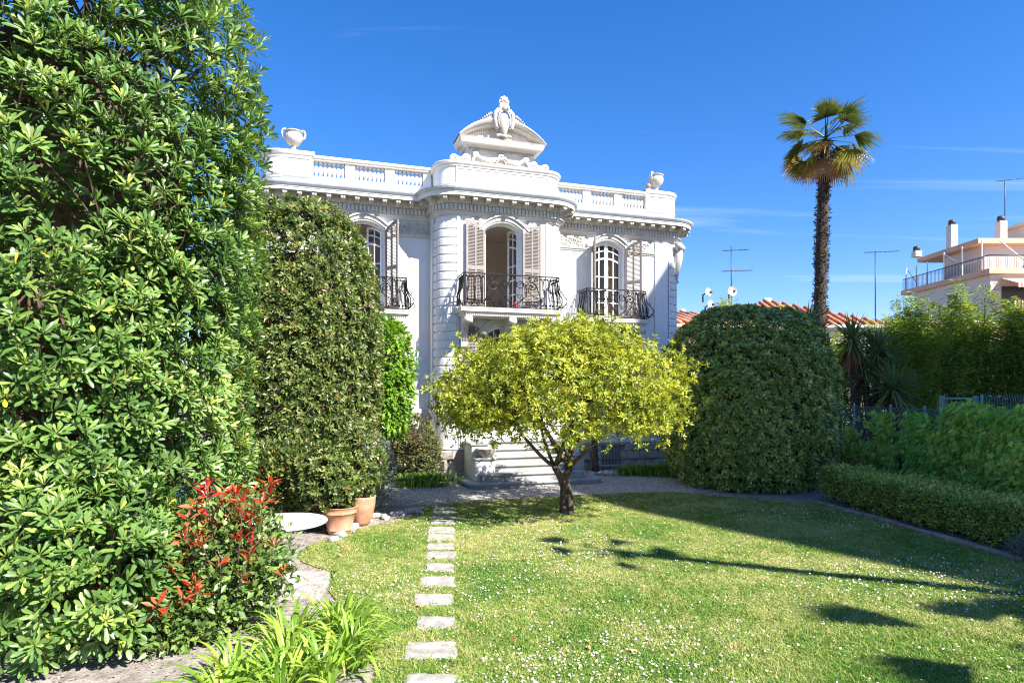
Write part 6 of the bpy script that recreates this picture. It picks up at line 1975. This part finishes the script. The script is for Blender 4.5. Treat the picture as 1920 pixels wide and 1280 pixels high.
for x in (-1.06, 0.6): m = MB(); m.tube([(x, 0.03, 0), (x, 0.03, 2.15)], 0.03, 8); m.build('post', M['fence'], mesh_f)

# ================================================================== TOWN BEHIND
# ---- pale pink apartment house on the right
ap = empty('apartment_house', (34.2, 45.0, 0), 0, None, 'pale pink apartment house with roof terrace and striped awnings', 'building')
m = MB(); m.box(0, 22, 0, 8.5, 0, 10.6); m.build('wall', M['facade_pink'], ap)
m = MB(); m.bbox(-0.35, 22.3, -0.35, 9.8, 10.6, 11.0, 0.03); m.build('roof_slab', M['slab_edge'], ap)
m = MB(); m.box(1.2, 22, 2.2, 6.6, 11.0, 13.2); m.build('penthouse', M['facade_pink'], ap)
m = MB(); m.bbox(0.3, 22.2, 1.6, 8.6, 13.2, 13.6, 0.03); m.build('penthouse_roof', M['slab_edge'], ap)
m = MB(); m.box(6.5, 14, 4.0, 7.2, 13.6, 15.4); m.box(6.0, 14.2, 3.7, 7.4, 15.4, 15.6); m.build('lift_house', M['facade_pink'], ap)
for (x, y, h) in ((0.9, 5.2, 1.9), (3.4, 3.4, 1.7), (-0.0, 8.2, 0.5)):
    c = MB(); c.bbox(x - 0.27, x + 0.27, y - 0.3, y + 0.3, 13.6, 13.6 + h, 0.02); c.build('chimney', M['cream'], ap)
    c = MB(); c.lathe([(0.25, 13.6 + h), (0.27, 13.6 + h + 0.3), (0.2, 13.6 + h + 0.42)], 10, (x, y)); c.build('chimney_pot', M['dark_metal'], ap)
rl = MB(); 
for i in range(62):
    y = -0.25 + 9.9 * i / 61; rl.tube([(-0.25, y, 11.0), (-0.25, y, 11.95)], 0.02, 4)
for i in range(26):
    x = -0.25 + 3.2 * i / 25; rl.tube([(x, -0.25, 11.0), (x, -0.25, 11.95)], 0.02, 4)
o = rl.build('railing_bars', M['dark_metal'], ap); o["kind"] = 'stuff'
m = MB(); m.tube([(2.95, -0.25, 11.95), (-0.25, -0.25, 11.95), (-0.25, 9.6, 11.95)], 0.035, 5); m.build('railing_top', M['dark_metal'], ap)
for y in (0.6, 2.6, 4.6, 6.6, 8.0, 9.4):
    m = MB(); m.bbox(-0.16, -0.08, y, y + 0.08, 11.0, 13.2 if y < 5 else 12.9, 0.01); m.build('pergola_post', M['white_metal'], ap)
m = MB(); m.tube([(-0.12, 9.4, 12.9), (-0.12, 8.0, 11.4)], 0.05, 4); m.tube([(-0.12, 4.7, 13.1), (-0.12, 3.2, 12.2)], 0.05, 4); m.tube([(0.6, -0.1, 13.0), (2.6, -0.1, 11.4)], 0.05, 4); m.build('pergola_brace', M['white_metal'], ap)
for (y, z, w, h) in ((3.8, 8.3, 1.3, 1.6), (5.6, 4.6, 1.3, 1.3)):
    wn_ = empty('window', (0, y, z), 0, ap)
    m = MB(); m.box(-0.03, 0.06, -w / 2, w / 2, 0, h); m.build('frame', M['window_paint'], wn_)
    m = MB(); m.box(-0.045, -0.032, -w / 2 + 0.08, w / 2 - 0.08, 0.08, h - 0.08); m.build('pane', M['dark_metal'], wn_)
for k, z in enumerate((8.0, 5.0, 2.0)):
    b_ = empty('front_balcony', (0, 0, z), 0, ap)
    m = MB(); m.bbox(0.55, 16, -1.5, -0.01, -0.9, -0.45, 0.03); m.build('floor_slab', M['slab_edge'], b_)
    m = MB()
    for i in range(60): x = 0.6 + i * 0.25; m.box(x, x + 0.13, -1.45, -1.40, -0.45, 0.55)
    o = m.build('railing', M['stripe'], b_); o["kind"] = 'stuff'
    m = MB(); m.box(0.8, 2.4, -0.06, -0.01, -0.4, 1.75); m.build('french_window', M['dark_metal'], b_)
    m = MB(); m.box(5.5, 7.5, -0.06, -0.01, -0.4, 1.75); m.build('french_window', M['dark_metal'], b_)
    m = MB(); m.add([(0.7, -0.05, 2.35), (13, -0.05, 2.35), (13, -1.6, 1.75), (0.7, -1.6, 1.75), (0.7, -1.6, 1.45), (13, -1.6, 1.45)], [(0, 1, 2, 3), (3, 2, 5, 4)]); m.build('awning', M['stripe'], b_)
acu = MB(); acu.bbox(4.3, 5.2, 1.6, 2.15, 11.2, 11.9, 0.02); acu.build('air_conditioner', M['white_metal'], ap)

# ---- tiled houses in between
def tiled_house(label, x, y, w, dpt, h, rh, rz=0.0, hip=True, step=0.42):
    t = empty('tiled_house', (x, y, 0), rz, None, label, 'house')
    m = MB(); m.box(-w / 2, w / 2, -dpt / 2, dpt / 2, 0, h); m.build('wall', M['cream'], t)
    m = MB(); ov = 0.35
    W2, D2 = w / 2 + ov, dpt / 2 + ov
    rdg = max(0.1, W2 - D2) if hip else W2
    m.add([(-W2, -D2, h), (W2, -D2, h), (W2, D2, h), (-W2, D2, h), (-rdg, 0, h + rh), (rdg, 0, h + rh)], [(0, 1, 5, 4), (1, 2, 5), (2, 3, 4, 5), (3, 0, 4)])
    roof = m.build('roof', M['tile'], t)
    m = MB(); n = int(2 * W2 / step)
    for i in range(n):
        xx = -W2 + (i + 0.5) * step
        k = 1.0 if abs(xx) <= rdg else max(0.0, 1 - (abs(xx) - rdg) / (W2 - rdg + 1e-6))
        if k < 0.08: continue
        m.tube([(xx, -D2 - 0.03, h + 0.03), (xx, -D2 * (1 - k), h + rh * k + 0.03)], step * 0.27, 5)
    o = m.build('tile_rows', M['tile'], roof); o["kind"] = 'stuff'
    m = MB(); m.tube([(-rdg, 0, h + rh + 0.04), (rdg, 0, h + rh + 0.04)], 0.16, 6); m.build('ridge', M['cream'], roof)
    m = MB(); m.bbox(-W2, W2, -D2 - 0.02, -D2 + 0.06, h - 0.16, h - 0.02, 0.01); m.build('fascia', M['trim'], t)
    return t
tiled_house('tiled roof house behind the dome shrub left of the palm', 14.6, 36.0, 8.4, 8.0, 5.6, 1.8)
tiled_house('low tiled house right at the villa corner', 8.4, 31.0, 5.0, 6.0, 5.2, 0.9, 0.2)
tiled_house('flat grey eaved house behind the dome shrub by the villa corner', 7.3, 25.5, 1.6, 3.0, 4.1, 0.25, 0.9)
tiled_house('long tiled roof below the pale pink apartment house', 25.5, 36.0, 16.0, 7.0, 5.0, 1.1)

# ---- aerials and dishes
def aerial(label, x, y, z, h, rz, kind):
    a = empty('tv_aerial', (x, y, z), rz, None, label, 'aerial')
    m = MB(); m.tube([(0, 0, 0), (0, 0, h)], 0.035, 6); m.build('mast', M['dark_metal'], a)
    booms = {'yagi': [(h * 0.98, 1.9)], 'two': [(h * 0.93, 1.4), (h * 0.62, 1.7)]}[kind]
    for (z_, L_) in booms:
        m = MB(); m.tube([(-L_ * 0.3, 0, z_), (L_ * 0.7, 0, z_ + 0.12)], 0.025, 5); m.build('boom', M['dark_metal'], a)
        for i in range(8):
            xx = -L_ * 0.3 + L_ * i / 7; m = MB(); m.tube([(xx, -0.2, z_ + 0.12 * (xx / L_)), (xx, 0.2, z_ + 0.12 * (xx / L_) + 0.08)], 0.018, 4); m.build('element', M['dark_metal'], a)
aerial('thin aerial mast with two booms left of the palm', 12.2, 35.0, 6.6, 3.7, 0.2, 'two')
aerial('single boom aerial mast between palm and apartment house', 20.9, 36.2, 5.9, 4.4, 0.1, 'yagi')
aerial('aerial on the apartment house chimney', 37.9, 48.4, 15.3, 3.2, -0.2, 'yagi')
def dish(label, x, y, z, r, rz):
    d_ = empty('satellite_dish', (x, y, z), rz, None, label, 'dish')
    m = MB(); rows = [[(r * q * math.cos(2 * PI * i / 20), -0.25 * r * (q * q) , r * q * math.sin(2 * PI * i / 20)) for i in range(20)] for q in (0.02, .35, .7, 1.0)]
    m.grid(rows, closed=True); m.build('reflector', M['light_metal'], d_)
    m = MB(); m.tube([(0, 0.02, 0), (0, 0.3, -0.1), (0, 0.3, -r * 2.2)], 0.04, 6); m.build('mount', M['dark_metal'], d_)
    m = MB(); m.tube([(0, -0.2 * r, -r * 0.9), (0, -r * 1.0, -r * 0.2)], 0.02, 5); m.ball((0, -r, -r * 0.15), 0.07, 0.09, 0.07, 6, 4); m.build('feed_arm', M['dark_metal'], d_)
dish('pale satellite dish beneath the tall aerial', 10.9, 31.2, 7.2, 0.24, 0.15)
dish('upper of the two dishes above the villa corner roof', 9.2, 29.6, 6.9, 0.20, 0.5)
dish('lower of the two dishes above the villa corner roof', 9.25, 29.4, 6.3, 0.20, 0.5)
dish('white satellite dish below the apartment house corner', 24.9, 32.0, 6.0, 0.42, -0.6)

# ---- the tall block right of the garden, outside the view, whose shadow lies on lawn, dome shrub and villa corner
tb_ = empty('tall_apartment_block', (0, 0, 0), 0, None, 'tall cream apartment block standing right of the garden', 'building')
FP = [(23.8, -8.7), (20.05, -3.2), (18.9, 0.2), (17.7, 7.6), (31.0, 7.6), (31.0, -8.7)]
HB = 22.0
m = MB(); n = len(FP)
m.add([(x, y, 0) for x, y in FP] + [(x, y, HB) for x, y in FP], [(i, (i + 1) % n, (i + 1) % n + n, i + n) for i in range(n)] + [tuple(range(n, 2 * n))]); m.build('wall', M['cream'], tb_)
m = MB(); m.add([(x + (16.5 - x) * -0.004, y, HB - 0.3) for x, y in FP] + [(x, y, HB + 0.02) for x, y in FP], [(i, (i + 1) % n, (i + 1) % n + n, i + n) for i in range(n)] + [tuple(range(n, 2 * n))]); m.build('roof_edge', M['slab_edge'], tb_)
for (A_, B_) in ((FP[0], FP[1]), (FP[2], FP[3])):
    a = np.array(A_); b = np.array(B_); L_ = np.linalg.norm(b - a); d = (b - a) / L_
    nx = np.array([-d[1], d[0]])
    an = math.atan2(d[1], d[0])
    for fl_ in range(7):
        for k in range(3):
            p = a + d * L_ * (k + 0.5) / 3 + nx * 0.03
            w_ = empty('window', (p[0], p[1], 1.2 + fl_ * 3.1), an, tb_)
            q = MB(); q.box(-0.6, 0.6, -0.05, 0.02, 0, 1.5); q.build('frame', M['window_paint'], w_)
            q = MB(); q.box(-0.53, 0.53, 0.021, 0.03, 0.07, 1.43); q.build('pane', M['dark_metal'], w_)
